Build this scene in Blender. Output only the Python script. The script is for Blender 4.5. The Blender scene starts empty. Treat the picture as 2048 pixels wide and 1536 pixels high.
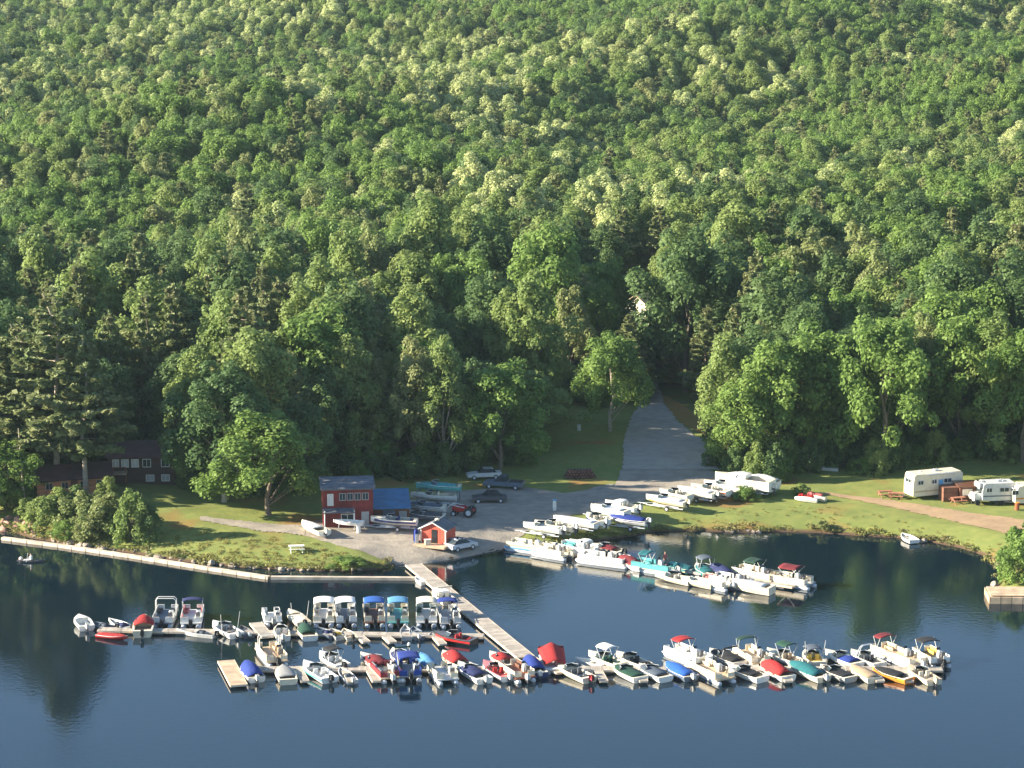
import bpy, bmesh, math, random
import numpy as np
from mathutils import Vector, Matrix, Quaternion
R = math.radians
C = bpy.context.scene.collection
scene = bpy.context.scene

# ------------------------------------------------------------------ camera
CAM_H, PITCH, FPX = 86.0, R(11.1), 5600.0          # focal length in pixels of a 2048 wide frame
cd = bpy.data.cameras.new('camera'); cam = bpy.data.objects.new('camera', cd); C.objects.link(cam)
cam.location = (0, 0, CAM_H); cam.rotation_euler = (R(90) - PITCH, 0, 0)
cd.sensor_width = 36; cd.lens = FPX / 2048 * 36; cd.clip_start = 1; cd.clip_end = 6000
scene.camera = cam

# ------------------------------------------------------------------ light
HAZE = 0.000045
SUN_EL, SUN_AZ = R(21), R(1)                        # azimuth measured from -X towards the camera
S = Vector((-math.cos(SUN_AZ) * math.cos(SUN_EL), -math.sin(SUN_AZ) * math.cos(SUN_EL), math.sin(SUN_EL)))
ld = bpy.data.lights.new('sun', 'SUN'); sun = bpy.data.objects.new('sun', ld); C.objects.link(sun)
ld.energy = 5.0; ld.angle = R(0.6); ld.color = (1.0, 0.89, 0.71)
sun.rotation_euler = S.to_track_quat('Z', 'Y').to_euler(); sun.location = (-80, 300, 120)
w = bpy.data.worlds.new('World'); scene.world = w; w.use_nodes = True
nt = w.node_tree; bg = nt.nodes['Background']; sk = nt.nodes.new('ShaderNodeTexSky')
sk.sky_type = 'NISHITA'; sk.sun_disc = False; sk.sun_elevation = SUN_EL
sk.sun_rotation = math.atan2(S.x, S.y); sk.air_density = 1.0; sk.dust_density = 0.2; sk.ozone_density = 3.0
nt.links.new(sk.outputs[0], bg.inputs[0]); bg.inputs[1].default_value = 0.068
scene.view_settings.view_transform = 'Standard'; scene.view_settings.look = 'None'
scene.view_settings.exposure = 1.95; scene.view_settings.gamma = 1.0
scene.cycles.max_bounces = 6; scene.cycles.diffuse_bounces = 4; scene.cycles.glossy_bounces = 3
scene.cycles.transmission_bounces = 3; scene.cycles.volume_bounces = 0; scene.cycles.transparent_max_bounces = 6
scene.cycles.use_denoising = True

# ------------------------------------------------------------------ pixel -> place
def ray(px, py):
    u, v = (px - 1024) / FPX, (768 - py) / FPX
    return Vector((u, math.cos(PITCH) + v * math.sin(PITCH), -math.sin(PITCH) + v * math.cos(PITCH)))
def G(px, py, z=0.0):
    d = ray(px, py); t = (z - CAM_H) / d.z
    return Vector((d.x * t, d.y * t, z))
def pix(p):
    x, y, z = p[0], p[1], p[2] - CAM_H
    f = y * math.cos(PITCH) - z * math.sin(PITCH); u = y * math.sin(PITCH) + z * math.cos(PITCH)
    return 1024 + FPX * x / f, 768 - FPX * u / f

SHORE_PX = [(-300,1030),(0,1056),(60,1076),(150,1092),(240,1103),(330,1118),(420,1130),(520,1138),(620,1142),
 (700,1143),(760,1140),(790,1130),(850,1127),(910,1118),(960,1108),(1010,1098),(1045,1092),(1100,1093),(1190,1083),
 (1270,1072),(1310,1064),(1400,1062),(1480,1066),(1560,1064),(1640,1066),(1720,1072),(1790,1076),(1860,1084),
 (1920,1096),(1970,1112),(2003,1135),(1998,1160),(1990,1185),(2005,1200),(2100,1205),(2600,1225)]
SHORE = [(G(*p).x, G(*p).y) for p in SHORE_PX]
POLY = [(-1600, 420), (-300, 372)] + SHORE + [(300, 270), (1600, 230), (1600, 3200), (-1600, 3200)]
PA = np.array(POLY); PB = np.roll(PA, -1, 0)
def shore_dist(x, y):
    x = np.atleast_1d(np.asarray(x, float)); y = np.atleast_1d(np.asarray(y, float))
    best = np.full(x.shape, 1e9); inside = np.zeros(x.shape, bool)
    for (ax, ay), (bx, by) in zip(PA, PB):
        dx, dy = bx - ax, by - ay
        t = np.clip(((x - ax) * dx + (y - ay) * dy) / (dx * dx + dy * dy), 0, 1)
        best = np.minimum(best, np.hypot(x - ax - t * dx, y - ay - t * dy))
        c = ((ay > y) != (by > y)) & (x < (bx - ax) * (y - ay) / (by - ay + 1e-12) + ax)
        inside ^= c
    return np.where(inside, best, -best)
HB = G(230, 1000, 2)
def height(x, y):
    x = np.atleast_1d(np.asarray(x, float)); y = np.atleast_1d(np.asarray(y, float))
    D = shore_dist(x, y)
    land = 1.15 * np.clip(D / 5.0, 0, 1) ** 0.8 + 0.10
    land = land + 0.018 * np.clip(D - 5, 0, 60)
    land = land + 2.0 * np.exp(-(((x - HB.x + 6) / 26) ** 2 + ((y - HB.y) / 13) ** 2)) * np.clip(D / 12, 0, 1)
    k = np.clip((y - 420) / 120, 0, 1); k = k * k * (3 - 2 * k)
    s = np.clip(y - 430, 0, None)
    lf = 1 - .5 * np.clip((-x / np.maximum(y, 1) - .05) / .12, 0, 1)
    hill = (0.022 * s + 0.000012 * s * s) * lf + k * (4.5 * np.sin(x / 47 + y / 75 + 1.0) + 3.5 * np.sin(-x / 31 + y / 52) + 2.5 * np.sin(x / 19 + 2) * np.sin(y / 27))
    hill = hill + 0.10 * np.clip(y - 1250, 0, None)
    land = land + hill
    water = -0.15 - np.clip(-D * 0.45, 0, 2.2)
    t = np.clip(D / 0.5 + 0.5, 0, 1)
    return water * (1 - t) + land * t
def hz(x, y): return float(height(x, y)[0])
def P(px, py):
    d = ray(px, py); t = np.linspace(200, 1300, 2600); X, Y, Z = d.x * t, d.y * t, CAM_H + d.z * t
    k = np.nonzero(Z <= np.maximum(height(X, Y), 0.0))[0]; k = int(k[0]) if len(k) else 2599
    a_, b_ = t[max(0, k - 1)], t[k]
    for _ in range(12):
        m_ = (a_ + b_) / 2
        if CAM_H + d.z * m_ <= max(0.0, hz(d.x * m_, d.y * m_)): b_ = m_
        else: a_ = m_
    return Vector((d.x * b_, d.y * b_, max(0.0, hz(d.x * b_, d.y * b_))))

# ------------------------------------------------------------------ materials
MATS = {}
def nodes_of(name):
    m = bpy.data.materials.new(name); m.use_nodes = True
    return m, m.node_tree, m.node_tree.nodes['Principled BSDF']
def paint(name, col, rough=0.45, metal=0.0, var=0.12, scale=3.0, bump=0.0, spec=0.5):
    if name in MATS: return MATS[name]
    m, t, b = nodes_of(name)
    tc = t.nodes.new('ShaderNodeTexCoord'); n = t.nodes.new('ShaderNodeTexNoise'); n.inputs['Scale'].default_value = scale
    n.inputs['Detail'].default_value = 5
    r = t.nodes.new('ShaderNodeMapRange'); r.inputs[1].default_value = 0.3; r.inputs[2].default_value = 0.7
    r.inputs[3].default_value = 1 - var; r.inputs[4].default_value = 1 + var * 0.5
    mx = t.nodes.new('ShaderNodeVectorMath'); mx.operation = 'SCALE'; mx.inputs[0].default_value = col[:3]
    t.links.new(tc.outputs['Object'], n.inputs['Vector']); t.links.new(n.outputs[0], r.inputs[0])
    t.links.new(r.outputs[0], mx.inputs['Scale']); t.links.new(mx.outputs[0], b.inputs['Base Color'])
    b.inputs['Roughness'].default_value = rough; b.inputs['Metallic'].default_value = metal
    b.inputs['Specular IOR Level'].default_value = spec
    if bump:
        bp = t.nodes.new('ShaderNodeBump'); bp.inputs['Strength'].default_value = bump; bp.inputs['Distance'].default_value = 0.05
        t.links.new(n.outputs[0], bp.inputs['Height']); t.links.new(bp.outputs[0], b.inputs['Normal'])
    MATS[name] = m; return m
PAL = dict(white=(.80,.78,.72), cream=(.74,.66,.50), tan=(.50,.38,.25), grey=(.38,.38,.37), lightgrey=(.58,.58,.56), darkgrey=(.09,.09,.10),
 black=(.022,.023,.026), red=(.44,.025,.025), maroon=(.22,.02,.03), pink=(.55,.16,.16), navy=(.02,.035,.14), blue=(.015,.055,.30), brightblue=(.02,.14,.48),
 lightblue=(.13,.36,.58), teal=(.01,.17,.19), aqua=(.10,.38,.38), green=(.015,.09,.055), darkgreen=(.015,.07,.045), yellow=(.72,.52,.10),
 orange=(.75,.26,.03), brown=(.14,.06,.035), rust=(.30,.10,.05), silver=(.55,.57,.60), slate=(.12,.15,.19))
def col(c, rough=0.4): return paint('%s_%s' % (c, 'gloss' if rough < .5 else 'cloth'), PAL[c], rough)
def gloss(c): return col(c, 0.3)
def cloth(c): return paint(c + '_canvas', tuple(v ** 1.15 * .78 for v in PAL[c]) if c not in ('white', 'cream', 'lightgrey') else PAL[c], 0.85, var=0.22, scale=2.0, bump=0.35)
def glass(): return paint('dark_glass', (.03,.045,.055), 0.08, var=0.05)
def wood(name, c, plank=7.0, axis=1, rough=0.8):
    if name in MATS: return MATS[name]
    m, t, b = nodes_of(name)
    tc = t.nodes.new('ShaderNodeTexCoord'); mp = t.nodes.new('ShaderNodeSeparateXYZ')
    wv = t.nodes.new('ShaderNodeMath'); wv.operation = 'MULTIPLY'; wv.inputs[1].default_value = plank
    fr = t.nodes.new('ShaderNodeMath'); fr.operation = 'FRACT'; fl = t.nodes.new('ShaderNodeMath'); fl.operation = 'FLOOR'
    wn = t.nodes.new('ShaderNodeTexWhiteNoise'); wn.noise_dimensions = '1D'
    gap = t.nodes.new('ShaderNodeMath'); gap.operation = 'GREATER_THAN'; gap.inputs[1].default_value = 0.09
    nz = t.nodes.new('ShaderNodeTexNoise'); nz.inputs['Scale'].default_value = 0.9; nz.inputs['Detail'].default_value = 8
    m1 = t.nodes.new('ShaderNodeMapRange'); m1.inputs[3].default_value = 0.78; m1.inputs[4].default_value = 1.12
    m2 = t.nodes.new('ShaderNodeMapRange'); m2.inputs[1].default_value = .3; m2.inputs[2].default_value = .7; m2.inputs[3].default_value = 0.7; m2.inputs[4].default_value = 1.2
    m3 = t.nodes.new('ShaderNodeMapRange'); m3.inputs[3].default_value = 0.35; m3.inputs[4].default_value = 1
    a = t.nodes.new('ShaderNodeMath'); a.operation = 'MULTIPLY'; a2 = t.nodes.new('ShaderNodeMath'); a2.operation = 'MULTIPLY'
    mx = t.nodes.new('ShaderNodeVectorMath'); mx.operation = 'SCALE'; mx.inputs[0].default_value = c
    L = t.links.new
    L(tc.outputs['Object'], mp.inputs[0]); L(mp.outputs[axis], wv.inputs[0]); L(wv.outputs[0], fr.inputs[0]); L(wv.outputs[0], fl.inputs[0])
    L(fl.outputs[0], wn.inputs['W']); L(fr.outputs[0], gap.inputs[0]); L(tc.outputs['Object'], nz.inputs['Vector'])
    L(wn.outputs[0], m1.inputs[0]); L(nz.outputs[0], m2.inputs[0]); L(gap.outputs[0], m3.inputs[0])
    L(m1.outputs[0], a.inputs[0]); L(m2.outputs[0], a.inputs[1]); L(a.outputs[0], a2.inputs[0]); L(m3.outputs[0], a2.inputs[1])
    L(a2.outputs[0], mx.inputs['Scale']); L(mx.outputs[0], b.inputs['Base Color']); b.inputs['Roughness'].default_value = rough
    MATS[name] = m; return m
def mixcol(t, fac, c1, c2):
    n = t.nodes.new('ShaderNodeMix'); n.data_type = 'RGBA'
    for s, v in ((n.inputs[6], c1), (n.inputs[7], c2)):
        if isinstance(v, tuple): s.default_value = (*v[:3], 1)
        else: t.links.new(v, s)
    t.links.new(fac, n.inputs[0]); return n.outputs[2]
def noise(t, scale, detail=4, vec=None, lo=.35, hi=.65, rough=.5):
    n = t.nodes.new('ShaderNodeTexNoise'); n.inputs['Scale'].default_value = scale; n.inputs['Detail'].default_value = detail
    n.inputs['Roughness'].default_value = rough
    if vec: t.links.new(vec, n.inputs['Vector'])
    r = t.nodes.new('ShaderNodeMapRange'); r.inputs[1].default_value = lo; r.inputs[2].default_value = hi
    t.links.new(n.outputs[0], r.inputs[0]); return r.outputs[0]
def ground_mat(name, cols, sc=(0.05, 0.4, 3.0), bump=0.3, rough=0.95):
    m, t, b = nodes_of(name); g = t.nodes.new('ShaderNodeNewGeometry').outputs['Position']
    c = mixcol(t, noise(t, sc[0], 5, g), cols[0], cols[1]); c = mixcol(t, noise(t, sc[1], 5, g, .45, .75), c, cols[2])
    f = noise(t, sc[2], 6, g, .3, .7); c = mixcol(t, f, c, cols[3])
    mm = t.nodes.new('ShaderNodeMix'); mm.data_type = 'RGBA'; mm.inputs[0].default_value = 0.5
    t.links.new(c, mm.inputs[7]); t.links.new(mixcol(t, noise(t, sc[1] * 2, 3, g), cols[0], cols[2]), mm.inputs[6])
    t.links.new(mm.outputs[2], b.inputs['Base Color']); b.inputs['Roughness'].default_value = rough; b.inputs['Specular IOR Level'].default_value = 0.15
    bp = t.nodes.new('ShaderNodeBump'); bp.inputs['Strength'].default_value = bump; bp.inputs['Distance'].default_value = 0.15
    t.links.new(f, bp.inputs['Height']); t.links.new(bp.outputs[0], b.inputs['Normal']); return m
def leaf_mat(name, c1, c2, tr=0.35, c3=None):
    m, t, b = nodes_of(name)
    oi = t.nodes.new('ShaderNodeObjectInfo'); g = t.nodes.new('ShaderNodeTexCoord').outputs['Object']
    c = mixcol(t, oi.outputs['Random'], c1, c2)
    c = mixcol(t, noise(t, 0.45, 3, g, .4, .7), c, c3 or tuple(v * 1.25 for v in c2))
    t.links.new(c, b.inputs['Base Color']); b.inputs['Roughness'].default_value = 0.6; b.inputs['Specular IOR Level'].default_value = 0.2
    ts = t.nodes.new('ShaderNodeBsdfTranslucent'); mx = t.nodes.new('ShaderNodeMixShader'); mx.inputs[0].default_value = tr
    t.links.new(c, ts.inputs[0]); t.links.new(b.outputs[0], mx.inputs[1]); t.links.new(ts.outputs[0], mx.inputs[2])
    t.links.new(mx.outputs[0], t.nodes['Material Output'].inputs[0]); MATS[name] = m; return m

# ------------------------------------------------------------------ mesh helpers
class MB:
    def __init__(s): s.v = []; s.f = []
    def add(s, vs, fs):
        k = len(s.v); s.v += [tuple(v) for v in vs]; s.f += [tuple(i + k for i in f) for f in fs]; return s
    def box(s, c, d, rz=0.0, rx=0.0):
        M = Matrix.Rotation(rz, 3, 'Z') @ Matrix.Rotation(rx, 3, 'X'); x, y, z = d[0] / 2, d[1] / 2, d[2] / 2
        vs = [Vector(c) + M @ Vector(p) for p in ((-x,-y,-z),(x,-y,-z),(x,y,-z),(-x,y,-z),(-x,-y,z),(x,-y,z),(x,y,z),(-x,y,z))]
        return s.add(vs, [(0,3,2,1),(4,5,6,7),(0,1,5,4),(1,2,6,5),(2,3,7,6),(3,0,4,7)])
    def rbox(s, c, d, taper=0.85, edge=0.12):          # box with eased edges, narrower at the top
        x, y, z = d[0] / 2, d[1] / 2, d[2] / 2; rings = []
        for (k, zz) in ((1 - edge, -z), (1, -z * .6), (1, z * .2), ((1 + taper) / 2, z * .7), (taper * (1 - edge), z)):
            e = .3; ring = []
            for (sx, sy) in ((-1,-1),(1,-1),(1,1),(-1,1)):
                for (ax, ay) in (((1 - e), 1), (1, (1 - e))) if sx * sy > 0 else ((1, (1 - e)), ((1 - e), 1)):
                    ring.append((c[0] + sx * x * k * ax, c[1] + sy * y * k * ay, c[2] + zz))
            rings.append(ring)
        return s.loft(rings, cap=True)
    def loft(s, rings, cap=False, closed=True):
        n = len(rings[0]); vs = [p for r in rings for p in r]; fs = []
        for i in range(len(rings) - 1):
            for j in range(n if closed else n - 1):
                a, b = i * n + j, i * n + (j + 1) % n; fs.append((a, b, b + n, a + n))
        if cap: fs += [tuple(range(n))[::-1], tuple(range((len(rings) - 1) * n, len(rings) * n))]
        return s.add(vs, fs)
    def tube(s, p0, p1, r, n=6, r1=None):
        p0, p1 = Vector(p0), Vector(p1); d = (p1 - p0).normalized(); q = d.to_track_quat('Z', 'Y'); r1 = r if r1 is None else r1
        rg = [[p + q @ Vector((rr * math.cos(2 * math.pi * k / n), rr * math.sin(2 * math.pi * k / n), 0)) for k in range(n)] for p, rr in ((p0, r), (p1, r1))]
        return s.loft(rg, cap=True)
    def path(s, pts, r, n=6):
        for a, b in zip(pts[:-1], pts[1:]): s.tube(a, b, r, n)
        return s
    def sheet(s, grid, th):                            # grid of points given a thickness downwards
        a, b = len(grid), len(grid[0]); top = [Vector(p) for r in grid for p in r]; bot = [p - Vector((0, 0, th)) for p in top]
        N = a * b; fs = []
        for i in range(a - 1):
            for j in range(b - 1):
                q = (i * b + j, i * b + j + 1, (i + 1) * b + j + 1, (i + 1) * b + j); fs += [q, tuple(N + k for k in q[::-1])]
        rim = [j for j in range(b)] + [i * b + b - 1 for i in range(1, a)] + [(a - 1) * b + j for j in range(b - 2, -1, -1)] + [i * b for i in range(a - 2, 0, -1)]
        for k in range(len(rim)): u, v_ = rim[k], rim[(k + 1) % len(rim)]; fs.append((v_, u, N + u, N + v_))
        return s.add(top + bot, fs)
    def ball(s, c, r, n=8, m=6, jit=0.0, rng=random):
        rings = []
        for i in range(1, m):
            a = math.pi * i / m; rings.append([(c[0] + r[0] * math.sin(a) * math.cos(2 * math.pi * k / n) * (1 + jit * rng.uniform(-1, 1)),
              c[1] + r[1] * math.sin(a) * math.sin(2 * math.pi * k / n) * (1 + jit * rng.uniform(-1, 1)), c[2] - r[2] * math.cos(a) * (1 + jit * rng.uniform(-1, 1))) for k in range(n)])
        return s.loft(rings, cap=True)
    def mesh(s, name, mat, smooth=False):
        me = bpy.data.meshes.new(name); me.from_pydata(s.v, [], s.f)
        bm = bmesh.new(); bm.from_mesh(me); bmesh.ops.recalc_face_normals(bm, faces=bm.faces); bm.to_mesh(me); bm.free()
        me.materials.append(mat)
        if smooth: me.polygons.foreach_set('use_smooth', [True] * len(me.polygons))
        me.update(); return me
    def build(s, name, mat, parent=None, smooth=False, loc=None, rz=0):
        o = bpy.data.objects.new(name, s.mesh(name, mat, smooth)); C.objects.link(o); o.parent = parent
        if loc is not None: o.location = loc; o.rotation_euler = (0, 0, rz)
        return o
def tag(o, label, cat, group=None):
    o['label'] = label; o['category'] = cat
    if group: o['group'] = group
    return o
def thing(name, label, cat, loc=(0, 0, 0), rz=0.0, group=None):
    o = bpy.data.objects.new(name, None); C.objects.link(o); o.location = loc; o.rotation_euler = (0, 0, rz); o.empty_display_size = .5
    return tag(o, label, cat, group)
def kind(o, k='structure'): o['kind'] = k; return o

# ------------------------------------------------------------------ ground, water, road
def axis(lo, a, b, hi, fine, grow=1.12, cap=14):
    xs = list(np.arange(a, b + fine, fine)); st = fine
    while xs[-1] < hi: st = min(st * grow, cap); xs.append(xs[-1] + st)
    st = fine
    while xs[0] > lo: st = min(st * grow, cap); xs.insert(0, xs[0] - st)
    return np.array(xs)
GRASS = ground_mat('grass_ground', [(.19,.215,.055), (.25,.235,.075), (.125,.17,.045), (.215,.235,.075)], (0.07, 0.5, 6.0), 0.25)
m = GRASS; t = m.node_tree; b = t.nodes['Principled BSDF']; g = t.nodes.new('ShaderNodeNewGeometry').outputs['Position']
sp = t.nodes.new('ShaderNodeSeparateXYZ'); t.links.new(g, sp.inputs[0])
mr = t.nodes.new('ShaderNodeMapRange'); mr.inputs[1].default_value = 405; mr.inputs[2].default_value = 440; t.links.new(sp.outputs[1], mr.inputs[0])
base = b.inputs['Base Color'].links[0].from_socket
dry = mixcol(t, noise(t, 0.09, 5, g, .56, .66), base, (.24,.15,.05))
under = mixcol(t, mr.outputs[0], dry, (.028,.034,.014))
mz = t.nodes.new('ShaderNodeMapRange'); mz.inputs[1].default_value = 0.15; mz.inputs[2].default_value = 0.40; t.links.new(sp.outputs[2], mz.inputs[0])
t.links.new(mixcol(t, mz.outputs[0], (.10,.065,.04), under), b.inputs['Base Color'])
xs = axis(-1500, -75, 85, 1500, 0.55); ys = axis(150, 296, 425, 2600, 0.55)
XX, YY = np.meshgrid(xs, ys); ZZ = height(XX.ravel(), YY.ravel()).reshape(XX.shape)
ZZ = ZZ + np.where(ZZ > 0.9, 0.06 * np.sin(XX * 0.9 + 2 * np.sin(YY * 0.5)) * np.sin(YY * 1.1), 0)
nx, ny = len(xs), len(ys)
co = np.stack([XX.ravel(), YY.ravel(), ZZ.ravel()], 1).astype(np.float32)
i = np.arange(ny - 1)[:, None] * nx + np.arange(nx - 1)[None, :]
q = np.stack([i, i + 1, i + nx + 1, i + nx], -1).reshape(-1, 4).astype(np.int32)
def np_mesh(name, co, quads, mats, matidx=None, smooth=False):
    me = bpy.data.meshes.new(name); me.vertices.add(len(co)); me.vertices.foreach_set('co', np.ascontiguousarray(co, np.float32).ravel())
    n = len(quads); me.loops.add(n * 4); me.loops.foreach_set('vertex_index', quads.ravel().astype(np.int32))
    me.polygons.add(n); me.polygons.foreach_set('loop_start', np.arange(0, n * 4, 4, dtype=np.int32))
    try: me.polygons.foreach_set('loop_total', np.full(n, 4, np.int32))
    except Exception: pass
    for m_ in mats: me.materials.append(m_)
    if matidx is not None: me.polygons.foreach_set('material_index', matidx.astype(np.int32))
    me.polygons.foreach_set('use_smooth', np.full(n, smooth))
    me.update(calc_edges=True); me.validate(); return me
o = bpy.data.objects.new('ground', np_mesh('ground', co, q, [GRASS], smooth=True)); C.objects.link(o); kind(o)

WM, t, b = nodes_of('lake_water'); g = t.nodes.new('ShaderNodeNewGeometry').outputs['Position']
b.inputs['Base Color'].default_value = (.003,.011,.019,1); b.inputs['Roughness'].default_value = 0.08; b.inputs['IOR'].default_value = 1.5
vm = t.nodes.new('ShaderNodeVectorMath'); vm.operation = 'MULTIPLY'; vm.inputs[1].default_value = (1.0, 0.8, 1); t.links.new(g, vm.inputs[0])
n1 = t.nodes.new('ShaderNodeTexNoise'); n1.inputs['Scale'].default_value = 1.9; n1.inputs['Detail'].default_value = 4; t.links.new(vm.outputs[0], n1.inputs['Vector'])
n2 = t.nodes.new('ShaderNodeTexNoise'); n2.inputs['Scale'].default_value = 0.04; n2.inputs['Detail'].default_value = 3; t.links.new(g, n2.inputs['Vector'])
sr = t.nodes.new('ShaderNodeMapRange'); sr.inputs[1].default_value = .35; sr.inputs[2].default_value = .65; sr.inputs[3].default_value = 0.05; sr.inputs[4].default_value = 0.17
bp = t.nodes.new('ShaderNodeBump'); bp.inputs['Distance'].default_value = 0.12
t.links.new(n2.outputs[0], sr.inputs[0]); t.links.new(sr.outputs[0], bp.inputs['Strength'])
rr_ = t.nodes.new('ShaderNodeMapRange'); rr_.inputs[1].default_value = .4; rr_.inputs[2].default_value = .62; rr_.inputs[3].default_value = 0.035; rr_.inputs[4].default_value = 0.10
t.links.new(n2.outputs[0], rr_.inputs[0]); t.links.new(rr_.outputs[0], b.inputs['Roughness']); n2.inputs['Detail'].default_value = 6
t.links.new(n1.outputs[0], bp.inputs['Height']); t.links.new(bp.outputs[0], b.inputs['Normal'])
o = MB().add([(-1500, -150, 0), (1500, -150, 0), (1500, 700, 0), (-1500, 700, 0)], [(0, 1, 2, 3)]).build('lake_water', WM); kind(o)

GRAVEL = ground_mat('gravel_surface', [(.31,.27,.22), (.40,.35,.275), (.20,.175,.15), (.34,.30,.24)], (0.11, 0.45, 3.0), 0.2)
ASPH = ground_mat('worn_road_surface', [(.36,.33,.285), (.43,.385,.32), (.26,.24,.21), (.38,.34,.29)], (0.09, 0.4, 3.0), 0.15)
DIRT = ground_mat('dirt_track_surface', [(.34,.235,.14), (.40,.28,.17), (.27,.19,.11), (.36,.25,.15)], (0.1, 0.7, 5.0), 0.2)
DRYG = ground_mat('dry_grass_surface', [(.30,.19,.06), (.26,.20,.06), (.34,.19,.07), (.20,.16,.05)], (0.1, 0.7, 5.0), 0.2)
def resample(pl, n):
    pl = [Vector(p) for p in pl]; L = [0]
    for a, b_ in zip(pl[:-1], pl[1:]): L.append(L[-1] + (b_ - a).length)
    out = []
    for k in range(n):
        s = L[-1] * k / (n - 1); j = 0
        while j < len(L) - 2 and L[j + 1] < s: j += 1
        out.append(pl[j].lerp(pl[j + 1], (s - L[j]) / max(1e-6, L[j + 1] - L[j])))
    return out
def spread(name, U, Lw, mat, lift, n=90, m=24, wob=0.2):
    U = resample([P(*p).xy for p in U], n); Lw = resample([P(*p).xy for p in Lw], n); rng = random.Random(7); vs = []
    for k in range(n):
        for j in range(m):
            p = U[k].lerp(Lw[k], j / (m - 1))
            if j in (0, m - 1): p = p + Vector((rng.uniform(-wob, wob), rng.uniform(-wob, wob)))
            vs.append((p.x, p.y))
    vs = np.array(vs); z = height(vs[:, 0], vs[:, 1]); z = z + np.where(z > 0.9, 0.06 * np.sin(vs[:, 0] * 0.9 + 2 * np.sin(vs[:, 1] * 0.5)) * np.sin(vs[:, 1] * 1.1), 0) + lift
    i = np.arange(n - 1)[:, None] * m + np.arange(m - 1)[None, :]
    q = np.stack([i, i + 1, i + m + 1, i + m], -1).reshape(-1, 4)
    o = bpy.data.objects.new(name, np_mesh(name, np.column_stack([vs, z]), q, [mat], smooth=True)); C.objects.link(o); return kind(o)
spread('gravel_yard', [(600,1050),(700,1028),(820,1000),(900,982),(1050,974),(1130,988),(1235,966),(1246,930),(1400,930),(1445,955)],
       [(600,1068),(700,1098),(785,1131),(850,1129),(930,1115),(1010,1098),(1045,1070),(1140,1032),(1250,1012),(1445,962)], GRAVEL, 0.05, 140, 40)
spread('road', [(1246,940),(1248,880),(1262,835),(1290,800),(1303,783),(1296,765)], [(1440,940),(1412,888),(1352,840),(1326,804),(1322,783),(1312,765)], ASPH, 0.09)
spread('driveway', [(400,1034),(440,1038),(520,1046),(610,1052)], [(400,1040),(440,1048),(520,1062),(610,1072)], GRAVEL, 0.08, 60, 10)
spread('dirt_track', [(1640,985),(1690,990),(1780,1000),(1900,1020),(2090,1046)], [(1640,988),(1690,997),(1780,1014),(1900,1042),(2090,1084)], DIRT, 0.07)
spread('dry_verge', [(1312,790),(1330,792),(1370,812),(1405,846)], [(1326,800),(1340,826),(1365,848),(1412,872)], DRYG, 0.06, 30, 12)
# ------------------------------------------------------------------ trees
LEAF = dict(
 mid=leaf_mat('broadleaf_green', (0.155,0.231,0.063), (0.228,0.288,0.090), .45),
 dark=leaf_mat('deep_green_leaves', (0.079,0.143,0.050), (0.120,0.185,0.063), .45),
 pale=leaf_mat('pale_green_leaves', (0.344,0.415,0.162), (0.459,0.492,0.225), 0.40),
 fresh=leaf_mat('fresh_green_leaves', (0.124,0.216,0.050), (0.177,0.263,0.064), .45),
 olive=leaf_mat('olive_leaves', (0.186,0.242,0.084), (0.246,0.269,0.106), .45),
 grass=leaf_mat('rough_grass_blades', (0.212,0.220,0.058), (0.286,0.260,0.087), .3),
 reed=leaf_mat('shore_weed_leaves', (0.138,0.170,0.049), (0.212,0.190,0.078), .3),
 pine=leaf_mat('pine_needles', (0.147,0.202,0.077), (0.205,0.239,0.092), 0.3, (0.249,0.257,0.111)))
BARK = paint('bark', (.16,.125,.09), 0.9, var=0.35, scale=4.0, bump=0.6)
PALEBARK = paint('pale_bark', (.36,.31,.24), 0.9, var=0.3, scale=3.0, bump=0.6)
def cards(pos, nrm, size, rng):
    n = len(pos); r = rng.normal(size=(n, 3)); u = np.cross(nrm, r); u /= np.linalg.norm(u, axis=1)[:, None] + 1e-9
    v = np.cross(nrm, u); s = size[:, None]; k = rng.uniform(.55, 1.0, (n, 1))
    a = pos - u * s * .5; b_ = pos + v * s * .5 * k; c = pos + u * s * .5; d = pos - v * s * .5 * k
    co = np.stack([a, b_, c, d], 1).reshape(-1, 3); q = np.arange(n * 4).reshape(-1, 4); return co, q
def unit(v): return v / (np.linalg.norm(v, axis=-1, keepdims=True) + 1e-9)
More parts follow.
